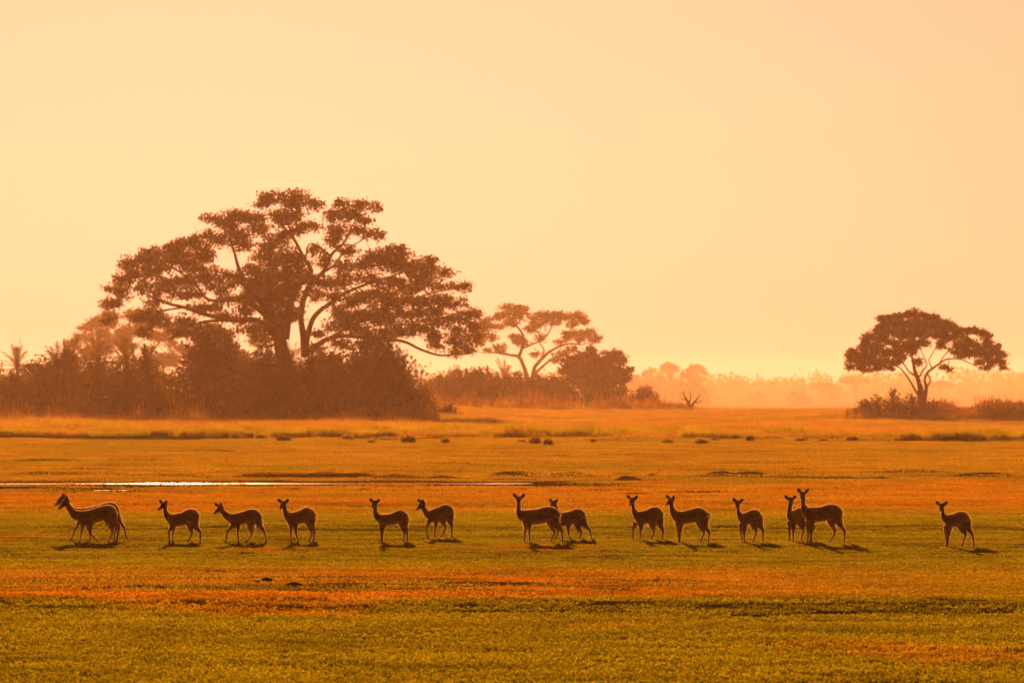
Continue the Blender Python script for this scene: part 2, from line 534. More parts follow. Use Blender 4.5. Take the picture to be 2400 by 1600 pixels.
T1_LIMBS = [
    [(1140, 1370, 75), (1120, 1150, 62), (1105, 1000, 58), (1085, 880, 56), (1070, 800, 40), (1000, 700, 30), (905, 610, 22), (870, 520, 16), (845, 430, 12), (820, 330, 8), (830, 220, 5)],
    [(1090, 880, 45), (960, 795, 28), (820, 788, 22), (680, 762, 18), (560, 722, 15), (470, 700, 12), (370, 660, 8), (250, 600, 4)],
    [(820, 790, 14), (640, 805, 11), (540, 855, 9), (450, 905, 5)],
    [(1060, 800, 35), (940, 710, 24), (830, 680, 18), (690, 680, 14), (620, 600, 10), (520, 520, 7), (430, 470, 5)],
    [(620, 600, 7), (560, 480, 6), (480, 420, 4)],
    [(560, 720, 9), (420, 740, 7), (280, 760, 5), (160, 790, 3)],
    [(1120, 900, 42), (1150, 700, 30), (1200, 600, 25), (1270, 520, 20), (1230, 440, 14), (1170, 330, 12), (1110, 260, 9), (1080, 180, 5)],
    [(1170, 330, 8), (1190, 250, 6), (1180, 130, 4)],
    [(1235, 1000, 34), (1225, 870, 28), (1215, 780, 24), (1230, 680, 24), (1270, 590, 22), (1340, 520, 18), (1390, 420, 14), (1450, 360, 9), (1500, 260, 6), (1540, 190, 4)],
    [(1340, 520, 14), (1400, 480, 11), (1450, 410, 8), (1540, 350, 5), (1620, 310, 3)],
    [(1380, 430, 8), (1270, 360, 7), (1240, 440, 6)],
    [(1230, 960, 30), (1265, 830, 22), (1300, 760, 20), (1380, 700, 18), (1450, 650, 15), (1540, 610, 12), (1650, 570, 9), (1750, 540, 6), (1850, 500, 4)],
    [(1235, 980, 30), (1400, 885, 18), (1600, 890, 15), (1780, 910, 13), (1880, 955, 11), (1990, 990, 9), (2080, 985, 6), (2160, 980, 4)],
    [(1400, 880, 14), (1500, 820, 12), (1650, 760, 10), (1800, 690, 8), (1950, 640, 6), (2080, 610, 4)],
    [(1650, 890, 10), (1800, 840, 9), (1960, 810, 7), (2150, 780, 4)],
    [(1070, 820, 25), (1020, 620, 16), (1040, 480, 10), (1050, 360, 6)],
]
T1_CLUMPS = [(1160,100,110,45),(1040,100,60,45),(1010,150,50,30),(1180,140,70,35),(1290,150,60,30),(1170,210,90,40),(1090,230,80,50),(1440,140,60,35),(1540,150,70,35),(1620,155,45,22),(1400,200,60,40),(1480,210,80,40),(1560,220,50,35),(1400,280,70,45),(1380,340,50,50),(1600,300,60,30),(1650,320,35,15),(1540,290,50,30),(1260,270,70,30),
(840,200,90,40),(720,225,60,25),(790,250,70,40),(900,220,60,40),(960,230,60,40),(850,300,80,40),(980,290,60,40),(880,360,80,50),(700,310,50,25),(640,340,60,35),
(560,370,80,40),(480,400,70,50),(380,410,70,40),(540,430,100,50),(440,470,90,50),(330,440,60,50),(240,480,60,50),(270,540,70,40),(350,520,70,50),(600,500,90,50),(680,440,70,50),(700,540,90,50),(580,570,90,50),(460,580,80,40),(220,560,60,40),(150,610,50,25),(200,640,60,40),(130,700,40,30),(180,700,60,30),(320,620,60,40),(380,690,60,35),
(350,760,90,40),(430,800,80,40),(300,780,60,30),(150,790,50,30),(500,850,70,40),(560,800,70,40),(330,850,60,40),(620,860,80,45),(700,830,70,40),(760,870,80,40),(640,720,70,40),(720,720,60,30),
(760,600,90,50),(840,560,80,50),(800,680,80,30),(900,740,70,40),(960,660,90,50),(1000,600,90,60),(930,500,60,30),(1000,520,80,40),(1050,380,80,50),(1080,450,80,60),(1100,560,100,60),(1180,540,90,60),(1060,680,100,70),(1150,640,90,60),(1200,470,70,50),(1000,440,60,40),(1090,340,60,40),(950,850,70,40),(1000,900,80,50),
(1340,580,60,40),(1400,600,70,40),(1480,540,80,50),(1560,490,80,40),(1620,440,80,40),(1700,420,80,50),(1780,410,70,40),(1720,490,100,50),(1600,560,70,40),(1480,400,60,40),(1800,480,90,50),(1880,500,100,50),(1940,470,60,40),(1900,560,110,45),(2020,520,50,25),(1850,610,100,40),(1750,600,90,50),(2000,600,60,30),(2100,605,60,25),(2140,600,30,15),
(1660,640,90,50),(1560,660,80,40),(1500,690,70,40),(1430,740,60,40),(1700,700,110,50),(1800,680,90,40),(1900,680,90,40),(2000,680,70,35),(2080,700,70,35),(1960,740,80,35),(1840,760,110,45),(1720,790,120,50),(1600,760,110,50),(1490,790,100,50),(1420,830,80,40),(1550,850,110,40),(1680,870,100,35),(1800,850,90,40),(1900,830,90,40),(2000,800,80,40),(2100,780,80,40),(2180,760,50,30),(2180,830,60,40),(2100,860,70,40),(2180,900,60,35),(2080,920,70,30),(2150,960,50,30),(1980,880,70,35),(1960,930,60,25),(2060,975,50,18),(1320,870,60,25),(1280,950,60,40),(1440,920,70,30),(1600,930,80,30),(1130,760,90,60),(1040,800,80,50),(1180,760,60,50),(900,660,60,40),(870,800,60,30),(1300,650,50,40),(1250,560,60,50),(1340,460,50,40),(1290,390,50,30),(1450,480,50,30),(1400,660,50,30),(940,590,60,40),(780,760,60,30),(1160,430,60,50),(1200,300,60,40),(1120,300,50,30),(760,350,60,40),(660,400,60,40),(600,650,70,40),(500,640,60,40),(420,620,50,40)]
traced_tree('fig_tree', 'tallest tree with a huge spreading crown above the dark palm thicket', 'tree', (200, 420), 2.4, 820,
            T1_LIMBS, T1_CLUMPS, LEAF, 668, leaf=0.25, dens=1.25, depth=6.5, seed=11, sub_r=0.40)

T3_LIMBS = [
    [(930, 850, 40), (915, 740, 40), (905, 660, 36), (890, 640, 28), (870, 560, 22), (835, 490, 20), (770, 475, 14), (700, 460, 12), (620, 455, 8), (580, 435, 4)],
    [(835, 490, 18), (855, 430, 18), (870, 360, 14), (840, 290, 12), (790, 240, 10), (760, 190, 7), (740, 130, 4)],
    [(855, 430, 12), (930, 400, 10), (1000, 370, 10), (1050, 320, 9), (1080, 260, 6), (1100, 200, 4)],
    [(915, 680, 30), (940, 630, 26), (950, 570, 20), (1000, 510, 18), (1050, 460, 16), (1120, 420, 12), (1200, 395, 10), (1290, 400, 7), (1340, 390, 4)],
    [(945, 620, 18), (1030, 540, 12), (1080, 500, 9), (1160, 470, 5)],
    [(1000, 510, 10), (1020, 440, 9), (990, 390, 7), (980, 300, 5)],
    [(1030, 300, 7), (1020, 260, 5), (960, 230, 4)],
    [(700, 460, 7), (640, 390, 5), (600, 300, 4)],
    [(1120, 420, 8), (1200, 340, 6), (1300, 320, 4)],
    [(1200, 330, 5), (1230, 260, 4), (1250, 210, 3)],
]
T3_CLUMPS = [(760,130,70,26),(840,140,60,26),(720,180,70,30),(800,190,80,36),(860,160,40,26),(680,200,30,18),(780,240,60,26),(600,220,60,22),(560,250,50,26),(620,270,60,26),(580,330,50,34),(640,340,40,24),(560,380,40,24),(700,270,30,16),
(810,350,60,28),(850,370,60,36),(690,410,50,18),(720,440,40,13),(600,440,40,12),(960,200,50,28),(1020,185,80,32),(1100,190,80,32),(960,250,60,30),(1040,230,60,32),(930,290,50,26),(1180,190,70,26),(1250,200,70,32),(1310,230,50,22),(1230,250,50,24),(1120,240,40,20),
(1200,320,60,18),(1280,320,70,22),(1350,310,60,16),(1400,345,60,15),(1290,360,60,16),(1210,350,50,16),(1370,370,50,16),(1140,380,40,12),(1000,350,40,20),(1160,470,60,18),(1220,440,50,18),(940,470,50,16),(1110,510,50,18)]
traced_tree('thorn_tree', 'hazy open tree with forking bare limbs beyond the bushes right of the tallest tree', 'tree', (950, 680), 3.136, 1650,
            T3_LIMBS, T3_CLUMPS, LEAF_AC, 1244, leaf=0.44, dens=1.15, depth=7, seed=23, sub_r=0.62, twig_r=0.09)

T4_CLUMPS = [(1200,520,60,40),(1280,500,70,40),(1370,450,50,40),(1380,520,90,60),(1480,500,80,50),(1560,480,50,35),(1590,520,40,40),(1180,580,50,40),(1260,590,80,60),(1360,610,90,60),(1460,590,90,60),(1550,600,70,50),(1640,590,45,25),(1610,640,50,30),(1220,660,60,40),(1300,680,70,50),(1390,690,80,50),(1480,680,80,50),(1560,690,60,50),(1590,740,40,30),(1420,760,80,40),(1500,760,60,30),(1180,720,50,40),(1200,760,50,30),(1340,770,60,30)]
T4_LIMBS = [[(1395, 960, 22), (1392, 860, 20), (1385, 780, 18), (1370, 680, 13), (1360, 600, 9), (1375, 480, 4)],
            [(1385, 790, 12), (1320, 740, 10), (1260, 640, 7), (1210, 560, 4)],
            [(1385, 780, 12), (1440, 700, 10), (1510, 620, 7), (1570, 520, 4)],
            [(1388, 800, 11), (1480, 740, 8), (1600, 630, 4)],
            [(1330, 745, 7), (1260, 745, 6), (1190, 735, 4)]]
traced_tree('round_tree', 'low round dense dark tree at the right end of the bushes', 'tree', (950, 680), 3.136, 1240,
            T4_LIMBS, T4_CLUMPS, LEAF_BUSH, 1394, leaf=0.38, dens=1.3, depth=4, seed=31, sub_r=0.46)

T5_LIMBS = [
    [(1335, 1230, 70), (1335, 1060, 58), (1320, 960, 55), (1305, 870, 38), (1275, 780, 30), (1250, 700, 25), (1230, 600, 18), (1200, 480, 12), (1190, 350, 6), (1180, 220, 3)],
    [(1345, 1060, 38), (1362, 960, 32), (1370, 880, 27), (1355, 820, 18), (1380, 740, 20), (1430, 700, 18), (1500, 650, 14), (1570, 605, 12), (1700, 600, 10), (1800, 640, 8), (1880, 685, 4)],
    [(1375, 890, 14), (1412, 825, 12), (1395, 770, 12), (1382, 740, 11)],
    [(1285, 960, 18), (1220, 840, 15), (1160, 750, 13), (1110, 690, 10), (1020, 650, 8), (900, 620, 6), (780, 600, 4)],
    [(1270, 775, 16), (1200, 730, 12), (1150, 660, 10), (1080, 560, 7), (1000, 450, 4)],
    [(1290, 800, 14), (1340, 720, 12), (1380, 660, 10), (1350, 580, 8), (1320, 500, 5), (1300, 350, 3)],
    [(1430, 700, 12), (1400, 620, 8), (1440, 540, 7), (1500, 440, 5), (1530, 320, 3)],
    [(1500, 650, 9), (1560, 560, 8), (1640, 480, 6), (1740, 400, 4), (1860, 340, 3)],
    [(1700, 600, 6), (1850, 560, 5), (2000, 540, 4), (2110, 570, 2)],
    [(1140, 765, 4), (1040, 755, 3), (960, 790, 2)],
    [(1250, 700, 10), (1300, 650, 8), (1290, 560, 5)],
]
T5_CLUMPS = [(1170,160,70,40),(1250,150,70,40),(1330,170,70,40),(1420,190,70,40),(1080,180,70,40),(990,200,60,40),(930,210,50,40),(1510,220,60,40),(1580,250,60,40),(900,270,60,40),(980,270,70,40),(1070,250,70,50),(1170,250,80,50),(1270,250,80,50),(1370,260,80,50),(1460,280,80,50),(1560,310,80,50),(1660,300,70,40),(1720,310,60,40),(850,320,60,35),(940,350,80,40),(1040,340,80,50),(1140,350,90,60),(1240,350,90,60),(1350,350,80,50),(1470,370,80,50),(1570,380,70,50),(1650,370,60,40),(1800,320,60,35),(1870,320,60,30),(1940,340,60,35),(2000,370,45,40),(780,370,50,40),(760,420,50,40),(850,400,60,40),(940,420,60,40),(1060,440,80,50),(1160,460,80,50),(1250,450,80,50),(1350,440,60,50),(1520,460,60,40),(1750,400,60,40),(1820,450,70,40),(1750,480,70,40),(1680,460,50,40),(1900,490,80,40),(1980,450,50,40),(2040,480,60,40),(1650,530,60,40),(1740,550,90,40),(1840,550,90,40),(1940,560,90,40),(2050,540,80,40),(2120,560,50,40),(2000,620,80,35),(2090,630,70,40),(1920,640,60,30),(2140,690,30,25),(1970,690,60,25),(760,480,70,40),(860,480,80,40),(660,530,50,30),(740,560,90,40),(620,560,50,30),(840,560,90,50),(940,530,80,50),(1040,550,80,50),(660,620,80,35),(760,640,90,40),(860,640,90,45),(960,620,80,45),(620,680,50,25),(700,690,70,25),(800,710,60,25),(900,690,70,30),(1000,690,50,30),(1060,630,60,40),(1140,560,70,50),(1210,530,60,40),(1290,630,40,40),(1540,690,50,25),(1610,710,35,20)]
traced_tree('acacia_tree', 'umbrella-shaped acacia with a twisted forked trunk standing alone at the right', 'tree', (1850, 700), 4.276, 855,
            T5_LIMBS, T5_CLUMPS, LEAF_AC, 2163, leaf=0.23, dens=1.15, depth=4.2, seed=41, sub_r=0.27, twig_r=0.035)

def dome_clumps(r, cx, cy_, rx, ry, n, cs):
    out = []
    for _ in range(n):
        a = r.uniform(0, math.pi); q = r.random() ** 0.5
        out.append((cx + math.cos(a) * rx * q, cy_ - abs(math.sin(a)) * ry * q, cs * r.uniform(.7, 1.3), cs * r.uniform(.5, .9)))
    return out

# pale feathery tree behind the thicket, far left
r2 = np.random.default_rng(5)
T2_CL = dome_clumps(r2, 300, 850, 150, 115, 60, 20) + [(200, 770, 18, 10), (230, 755, 20, 10), (260, 745, 22, 10), (180, 790, 14, 8), (310, 738, 24, 12), (420, 770, 26, 16), (400, 800, 26, 16)]
T2_LB = [[(320, 950, 9), (318, 880, 8), (310, 820, 5), (300, 760, 2)], [(318, 890, 5), (270, 820, 3.5), (220, 770, 2)], [(318, 880, 5), (360, 820, 3.5), (400, 770, 2)]]
traced_tree('feathery_tree', 'pale hazy feathery tree rising behind the palms left of the tallest tree', 'tree', (0, 0), 1.0, 1750, T2_LB, T2_CL, LEAF_AC, 320,
            leaf=0.45, dens=0.8, depth=7, seed=51, sub_r=0.7, twig_r=0.09)

# ------------------------------------------------------------------ bushes
def bush(name, label, cat, px, Y, wpx, top_py, seed, leafmat=LEAF_BUSH, leaf=0.3, dens=1.0, group=None, ragged=0.5, depth=None, base_drop=0.0, stems=7):
    r = np.random.default_rng(seed)
    g_ = far_y(Y) / Y; Y = far_y(Y); leaf *= g_
    x = (px - 1200) * Y / F; z = float(ground_z(x, Y)) - base_drop
    root = thing(name, (x, Y, z), label, cat, group)
    a = wpx / 2 * Y / F
    h = CAMH - (top_py - HORIZON) * Y / F - z
    d = a * 0.8 if depth is None else depth
    wood = Geo(); cards = []
    ncl = int(26 * dens * max(1, a * h / 10 / g_ ** 2) ** 0.8)
    for _ in range(ncl):
        th = r.uniform(0, 2 * math.pi); e = r.random() ** 0.6; rad = r.random() ** 0.35
        el = math.asin(e)
        c = np.array([math.cos(th) * math.cos(el) * a * rad, math.sin(th) * math.cos(el) * d * rad, h * (0.06 + 0.88 * math.sin(el) * rad)])
        c[2] *= 1 + r.normal() * 0.06 * ragged
        cs = r.uniform(.6, 1.2) * g_ * min(1.1, 0.22 * (a + h) / 2 / g_ + 0.25)
        ns = 6; q = c + rand_dirs(ns, r) * (r.random(ns) ** .4)[:, None] * np.array([cs, cs, cs * .75])
        lc = np.repeat(q, 12, 0) + r.normal(size=(ns * 12, 3)) * cs * 0.32
        lc[:, 2] = np.maximum(lc[:, 2], 0.05)
        cards.append(lc)
        if r.random() < 0.6:
            b0 = np.array([c[0] * 0.25, c[1] * 0.25, 0.0])
            wood.tube(catmull([b0, (b0 + c) * .5 + np.array([0, 0, .12 * h]), c], 3), np.linspace(.06, .015, 7), 4, False)
    for _ in range(stems):
        th = r.uniform(0, 2 * math.pi); l = h * r.uniform(.6, 1.06)
        tip = np.array([math.cos(th) * a * .6 * r.random(), math.sin(th) * d * .6 * r.random(), l])
        wood.tube(catmull([np.zeros(3), tip * .5 + r.normal(size=3) * .1, tip], 3), np.linspace(.06, .012, 7), 4, False)
    cards = np.vstack(cards)
    Vv, Qq = leaf_cards(cards, np.full(len(cards), leaf), r, 0.6)
    link('crown', mesh_np('crown', Vv, Qq, leafmat), root)
    link('stems', wood.mesh('stems', BARK, True), root)
    return root

# ------------------------------------------------------------------ palms (several stems' worth of arching fronds)
def frond(geo, wood, base, az, el, L, r, droop=1.0, n=15, lw=0.045):
    d = np.array([math.cos(az) * math.cos(el), math.sin(az) * math.cos(el), math.sin(el)])
    t = np.linspace(0, 1, n + 1)
    pts = base + d * (t * L)[:, None]
    pts[:, 2] -= droop * L * 0.42 * t ** 2.2 * (0.35 + math.cos(el))
    wood.tube(pts, np.linspace(0.035, 0.008, n + 1), 3, False)
    tan = np.gradient(pts, axis=0); tan /= np.linalg.norm(tan, axis=1)[:, None]
    side = np.cross(tan, [0, 0, 1.0]); side /= np.linalg.norm(side, axis=1)[:, None] + 1e-9
    up = np.cross(side, tan)
    Vs = []
    for s in (-1, 1):
        for sub in (0, .5):
            tt = (np.arange(1, n) + sub) / n
            tt = tt[tt < .99]
            p = np.stack([np.interp(tt, t, pts[:, c]) for c in range(3)], 1)
            tg = np.stack([np.interp(tt, t, tan[:, c]) for c in range(3)], 1)
            sd = np.stack([np.interp(tt, t, side[:, c]) for c in range(3)], 1) * s
            upv = np.stack([np.interp(tt, t, up[:, c]) for c in range(3)], 1)
            ll = L * 0.20 * np.sin(math.pi * np.clip(tt * .85 + .12, 0, 1)) ** .6 * r.uniform(.8, 1.2, len(tt))
            tip = p + (sd * .75 + tg * .6 + upv * r.uniform(-.1, .35, len(tt))[:, None]) * ll[:, None]
            tip[:, 2] -= ll * .25
            w = tg * lw
            Vs.append(np.stack([p - w, p + w, tip], 1))
    Vs = np.vstack(Vs).reshape(-1, 3)
    geo.add(Vs, None, np.arange(len(Vs)).reshape(-1, 3))

def palm(label, px, Y, top_py, L, seed, nf=26, heads=1, spread=0.0, skirt=True, group='palms in the thickets', lower=0.0):
    r = np.random.default_rng(seed)
    g_ = far_y(Y) / Y; Y = far_y(Y); L *= g_; spread *= g_
    x = (px - 1200) * Y / F; z = float(ground_z(x, Y))
    root = thing('date_palm', (x, Y, z), label, 'palm', group)
    ztop = CAMH - (top_py - HORIZON) * Y / F - z - L * 0.78
    ztop = max(ztop, 0.4)
    leaves = Geo(); ribs = Geo(); trunk = Geo()
    for hd in range(heads):
        off = np.array([r.normal() * spread, r.normal() * spread, -abs(r.normal()) * .8 * (hd > 0)])
        topp = np.array([off[0], off[1], max(.4, ztop + off[2])])
        b0 = np.array([off[0] * .25, off[1] * .25, 0.0])
        trunk.tube(catmull([b0, (b0 + topp) / 2 + r.normal(size=3) * .15, topp], 4), np.linspace(.2, .14, 9), 7)
        for i in range(nf):
            az = i * 2.399 + r.normal() * .2
            q = (i + .5) / nf
            el = R(86) - q * R(108) + r.normal() * .08
            frond(leaves, ribs, topp, az, el, L * r.uniform(.85, 1.1), r, droop=0.8 + .5 * q)
        if skirt:
            for i in range(10):
                frond(leaves, ribs, topp - np.array([0, 0, r.uniform(.2, min(1.5, topp[2] * .6))]), r.uniform(0, 6.28), R(r.uniform(-60, -15)), L * r.uniform(.6, .9), r, droop=1.1)
    link('fronds', leaves.mesh('fronds', LEAF_PALM), root)
    link('trunk', trunk.mesh('trunk', BARK, True), root)
    link('frond_ribs', ribs.mesh('frond_ribs', LEAF_DRY), root)
    return root

# thicket at the left: shrubs first, then palms standing in and in front of them
TH = 'shrubs of the dark left thicket'
bush('shrub', 'leafy shrub at the left edge under the first palm', 'shrub', 10, 800, 190, 866, 101, LEAF_PALM, dens=1.5, group=TH)
bush('shrub', 'dark shrub between the leftmost palm and the next palms', 'shrub', 120, 812, 210, 834, 102, dens=2.2, group=TH)
bush('shrub', 'dark shrub below the palms left of the tallest tree', 'shrub', 235, 806, 210, 834, 103, dens=2.2, group=TH)
bush('shrub', 'greenish shrub in front of the feathery hazy tree', 'shrub', 340, 808, 200, 828, 104, LEAF_PALM, dens=2.2, group=TH)
bush('shrub', 'low green shrub beside the dark domed tree', 'shrub', 425, 795, 150, 900, 105, LEAF_PALM, group=TH)
bush('dome_tree', 'dense dark domed tree left of the tallest tree trunk', 'tree', 500, 815, 190, 772, 106, dens=2.8, leaf=.36, ragged=.8)
bush('shrub', 'dark shrub at the foot of the tallest tree', 'shrub', 620, 806, 200, 805, 107, dens=2.2, group=TH)
bush('shrub', 'big dark shrub below the right limbs of the tallest tree', 'shrub', 885, 812, 220, 785, 108, dens=2.8, group=TH, ragged=.8)
bush('shrub', 'dark shrub just right of the tallest tree trunk', 'shrub', 760, 810, 200, 812, 109, dens=2.2, group=TH)
bush('shrub', 'shrub at the right foot of the dark thicket', 'shrub', 945, 808, 110, 880, 110, dens=1.2, group=TH)

palm('leftmost palm with upright fronds against the sky', 40, 796, 800, 3.2, 201, nf=22)
palm('second palm from the left, its top against the sky', 128, 792, 792, 3.0, 202, heads=2, spread=.6)
palm('third palm from the left, close beside the second', 168, 790, 790, 3.2, 203)
palm('palm with open fronds before the hazy feathery tree', 228, 790, 786, 3.3, 204, nf=20)
palm('palm with drooping fronds left of the dark domed tree', 298, 790, 782, 3.4, 205)
palm('palm next to the dark domed tree, lower than its neighbour', 345, 788, 800, 3.0, 206)
palm('low palm at the left edge with drooping green fronds', 22, 784, 868, 3.2, 207, heads=2, spread=.6)
palm('low palm in the middle of the left thicket', 190, 786, 862, 3.0, 208, heads=2, spread=.8)
palm('low yellow-green palm in front of the left thicket', 300, 784, 858, 3.0, 209, heads=2, spread=.8)
palm('low palm with dead hanging fronds near the domed tree', 395, 784, 880, 3.1, 210, heads=2, spread=.8)
palm('palm under the tallest tree, left of its trunk', 590, 792, 822, 3.6, 211, heads=2, spread=.8)
palm('palm at the trunk of the tallest tree', 668, 790, 800, 3.8, 212, heads=2, spread=.7)
palm('palm right of the tallest tree trunk', 752, 790, 815, 3.7, 213, heads=2, spread=.8)
palm('palm below the right limbs of the tallest tree', 830, 792, 812, 3.8, 214, heads=2, spread=.8)
palm('palm at the right side of the dark thicket', 915, 792, 808, 3.8, 215, heads=2, spread=.8)
palm('low palm at the right foot of the dark thicket', 955, 786, 880, 3.0, 216)
palm('low palm in front of the tallest tree', 705, 780, 890, 3.0, 217, heads=2, spread=1.0)
palm('low palm in front of the dark domed tree', 560, 780, 895, 2.8, 218, heads=2, spread=1.0)

bush('shrub', 'low ragged shrub tapering off the right end of the dark thicket', 'shrub', 990, 806, 90, 925, 111, LEAF_DRY, leaf=.22, dens=1.2, group=TH, ragged=1.5)
bush('shrub', 'small shrub standing just off the right end of the dark thicket', 'shrub', 1045, 830, 56, 945, 112, LEAF_DRY, leaf=.2, dens=1.0, group=TH, ragged=1.5)
# paler bushes and palms further off, right of the thicket
MB_ = 'hazy bushes right of the big thicket'
bush('shrub', 'hazy bush just right of the dark thicket', 'shrub', 1030, 1230, 140, 878, 121, dens=1.5, group=MB_, leaf=.42)
bush('shrub', 'hazy bush carrying a palm top, second right of the thicket', 'shrub', 1105, 1220, 165, 862, 122, dens=1.6, group=MB_, leaf=.42)
bush('shrub', 'hazy bush under the forking open tree', 'shrub', 1205, 1200, 200, 872, 123, dens=1.6, group=MB_, leaf=.42)
bush('shrub', 'hazy bush between the open tree and the round tree', 'shrub', 1285, 1210, 150, 878, 124, dens=1.5, group=MB_, leaf=.42)
bush('shrub', 'low hazy scrub under the round tree', 'shrub', 1400, 1180, 200, 915, 125, dens=1.5, group=MB_, leaf=.36)
bush('shrub', 'low twiggy scrub right of the round tree', 'shrub', 1475, 1150, 130, 928, 126, LEAF_DRY, group=MB_, leaf=.3, dens=1.0)
palm('hazy palm top right of the dark thicket', 1072, 1210, 856, 4.0, 221, nf=20)
palm('hazy palm standing before the forking open tree', 1182, 1190, 838, 4.0, 222, nf=24)
palm('low hazy palm close to the dark thicket', 1015, 1200, 880, 3.4, 223)
bush('shrub', 'feathery flat-topped shrub standing among the reeds', 'shrub', 1512, 1120, 64, 902, 127, LEAF_DRY, leaf=.28, dens=1.1, ragged=1)
bush('shrub', 'low hazy shrub in the gap beside the dark thicket', 'shrub', 985, 1180, 90, 915, 129, leaf=.36, dens=1.2, group=MB_)
bush('shrub', 'small reddish bush in the grass before the tallest tree', 'shrub', 858, 742, 90, 962, 128, LEAF_DRY, leaf=.2, dens=1.0)

# island of shrubs below the acacia
IS = 'shrubs around the acacia'
bush('shrub', 'low leafy shrub left of the acacia trunk', 'shrub', 2085, 850, 130, 922, 131, LEAF_PALM, leaf=.22, group=IS)
bush('shrub', 'small shrub at the left end of the acacia island', 'shrub', 2035, 848, 80, 940, 132, LEAF_PALM, leaf=.2, group=IS)
bush('shrub', 'shrub against the acacia trunk', 'shrub', 2150, 846, 100, 928, 133, leaf=.2, group=IS)
palm('dwarf palm in the shrubs left of the acacia trunk', 2092, 845, 908, 1.5, 231, nf=22, group=None)
palm('dwarf palm beside the acacia trunk', 2138, 845, 918, 1.3, 232, nf=18, group=None)

# dead little tree at the end of the reeds
def dead_tree():
    r = np.random.default_rng(77); Y = far_y(1080)
    x = (1617 - 1200) * Y / F; z = float(ground_z(x, Y))
    root = thing('dead_tree', (x, Y, z), 'small dead forked tree standing alone at the end of the reeds', 'tree')
    k = Y / F
    w = Geo()
    for pl in [[(0, 50, 5), (0, 20, 4.5), (-3, 5, 3.5), (-10, -8, 2.5), (-16, -20, 1.2)], [(0, 18, 3.5), (8, 5, 2.6), (16, -4, 1.8), (22, -14, .9)], [(-3, 5, 2.2), (2, -8, 1.5), (0, -22, .8)], [(12, 0, 1.6), (18, 4, 1.2), (25, 0, .7)], [(-8, -5, 1.6), (-18, -4, 1), (-22, -12, .6)], [(0, 25, 2.5), (-12, 16, 1.4), (-16, 6, .8)]]:
        base = CAMH - (940 - HORIZON) * k - z
        pts = np.array([[a * k, r.normal() * .1, base - b * k] for a, b, _ in pl]); pts[:, 2] = np.maximum(pts[:, 2], -.2)
        w.tube(catmull(pts, 3), np.interp(np.linspace(0, 1, (len(pl) - 1) * 3 + 1), np.linspace(0, 1, len(pl)), [c * k for *_, c in pl]), 6)
        tip = pts[-1]
        for _ in range(5):
            d = rand_dirs(1, r)[0] * r.uniform(.3, .8); d[2] = abs(d[2])
            w.tube(np.array([tip, tip + d * .6, tip + d]), [.03, .02, .01], 3, False)
    link('trunk', w.mesh('trunk', BARK, True), root)
dead_tree()

# ------------------------------------------------------------------ far trees across the misty basin
def far_tree(label, px, Y, wpx, top_py, base_py, seed, flat=False, group='hazy far trees'):
    r = np.random.default_rng(seed)
    x = (px - 1200) * Y / F; z = float(ground_z(x, Y))
    root = thing('far_tree', (x, Y, z), label, 'tree', group)
    k = Y / F; a = wpx / 2 * k
    h = CAMH - (top_py - HORIZON) * k - z
    wood = Geo(); cards = []
    fork = h * (.45 if flat else .25)
    wood.tube(np.array([[0, 0, -.3], [a * .04, 0, fork * .6], [0, 0, fork]]), [.05 * h, .04 * h, .03 * h], 7)
    ncl = 34
    for i in range(ncl):
        th = r.uniform(0, 6.283); rad = r.random() ** .5
        if flat:
            c = np.array([math.cos(th) * a * rad, math.sin(th) * a * rad, h * (.86 + .09 * r.random() - .10 * rad ** 2)])
            s3 = np.array([.22 * a, .22 * a, .05 * h])
        else:
            e = math.asin(r.random()); rr = r.random() ** .4
            c = np.array([math.cos(th) * math.cos(e) * a * rr, math.sin(th) * math.cos(e) * a * rr, h * (.15 + .80 * math.sin(e) * rr)])
            s3 = np.array([.24 * a, .24 * a, .10 * h])
        if i % 3 == 0:
            wood.tube(catmull([[0, 0, fork], [c[0] * .45, c[1] * .45, fork + (c[2] - fork) * .65], c], 3), np.linspace(.018 * h, .005 * h, 7), 4, False)
        cards.append(c + r.normal(size=(70, 3)) * s3 * .55)
    cards = np.vstack(cards)
    Vv, Qq = leaf_cards(cards, np.full(len(cards), max(.8, .15 * a + .3)), r, .65)
    link('crown', mesh_np('crown', Vv, Qq, LEAF_AC), root)
    link('trunk', wood.mesh('trunk', BARK, True), root)

FT = [(1500, 3400, 90, 866, 0), (1545, 3600, 110, 852, 0), (1572, 3500, 44, 846, 1), (1628, 3500, 52, 852, 1), (1595, 3300, 130, 872, 0), (1636, 3300, 60, 880, 0),
      (2005, 3900, 64, 880, 1), (1925, 3700, 50, 895, 1), (1955, 4100, 60, 898, 0), (1870, 3600, 60, 912, 0), (2090, 4300, 44, 896, 1), (2205, 4000, 60, 892, 1), (1772, 3900, 50, 915, 0)]
FL = ['hazy far bushy tree just right of the round dark tree', 'largest tree of the hazy clump right of the round tree', 'flat-topped tree sticking out of the hazy clump, its left one',
      'flat-topped tree sticking out of the hazy clump, its right one', 'broad low tree in the middle of the hazy clump', 'small tree at the right end of the hazy clump',
      'faint umbrella tree on a bare stem left of the acacia', 'faint flat-topped tree, second left of the acacia', 'faint bushy tree between two flat-topped trees left of the acacia',
      'faint rounded tree furthest left of the acacia group', 'faint flat-topped tree seen under the left side of the acacia crown', 'faint flat-topped tree right of the acacia trunk', 'faintest low round tree in the open misty gap']
for i, (px, Y, w, tp, fl) in enumerate(FT):
    Y *= 2.0
    far_tree(FL[i], px, Y, w, tp, 0, 300 + i, bool(fl))

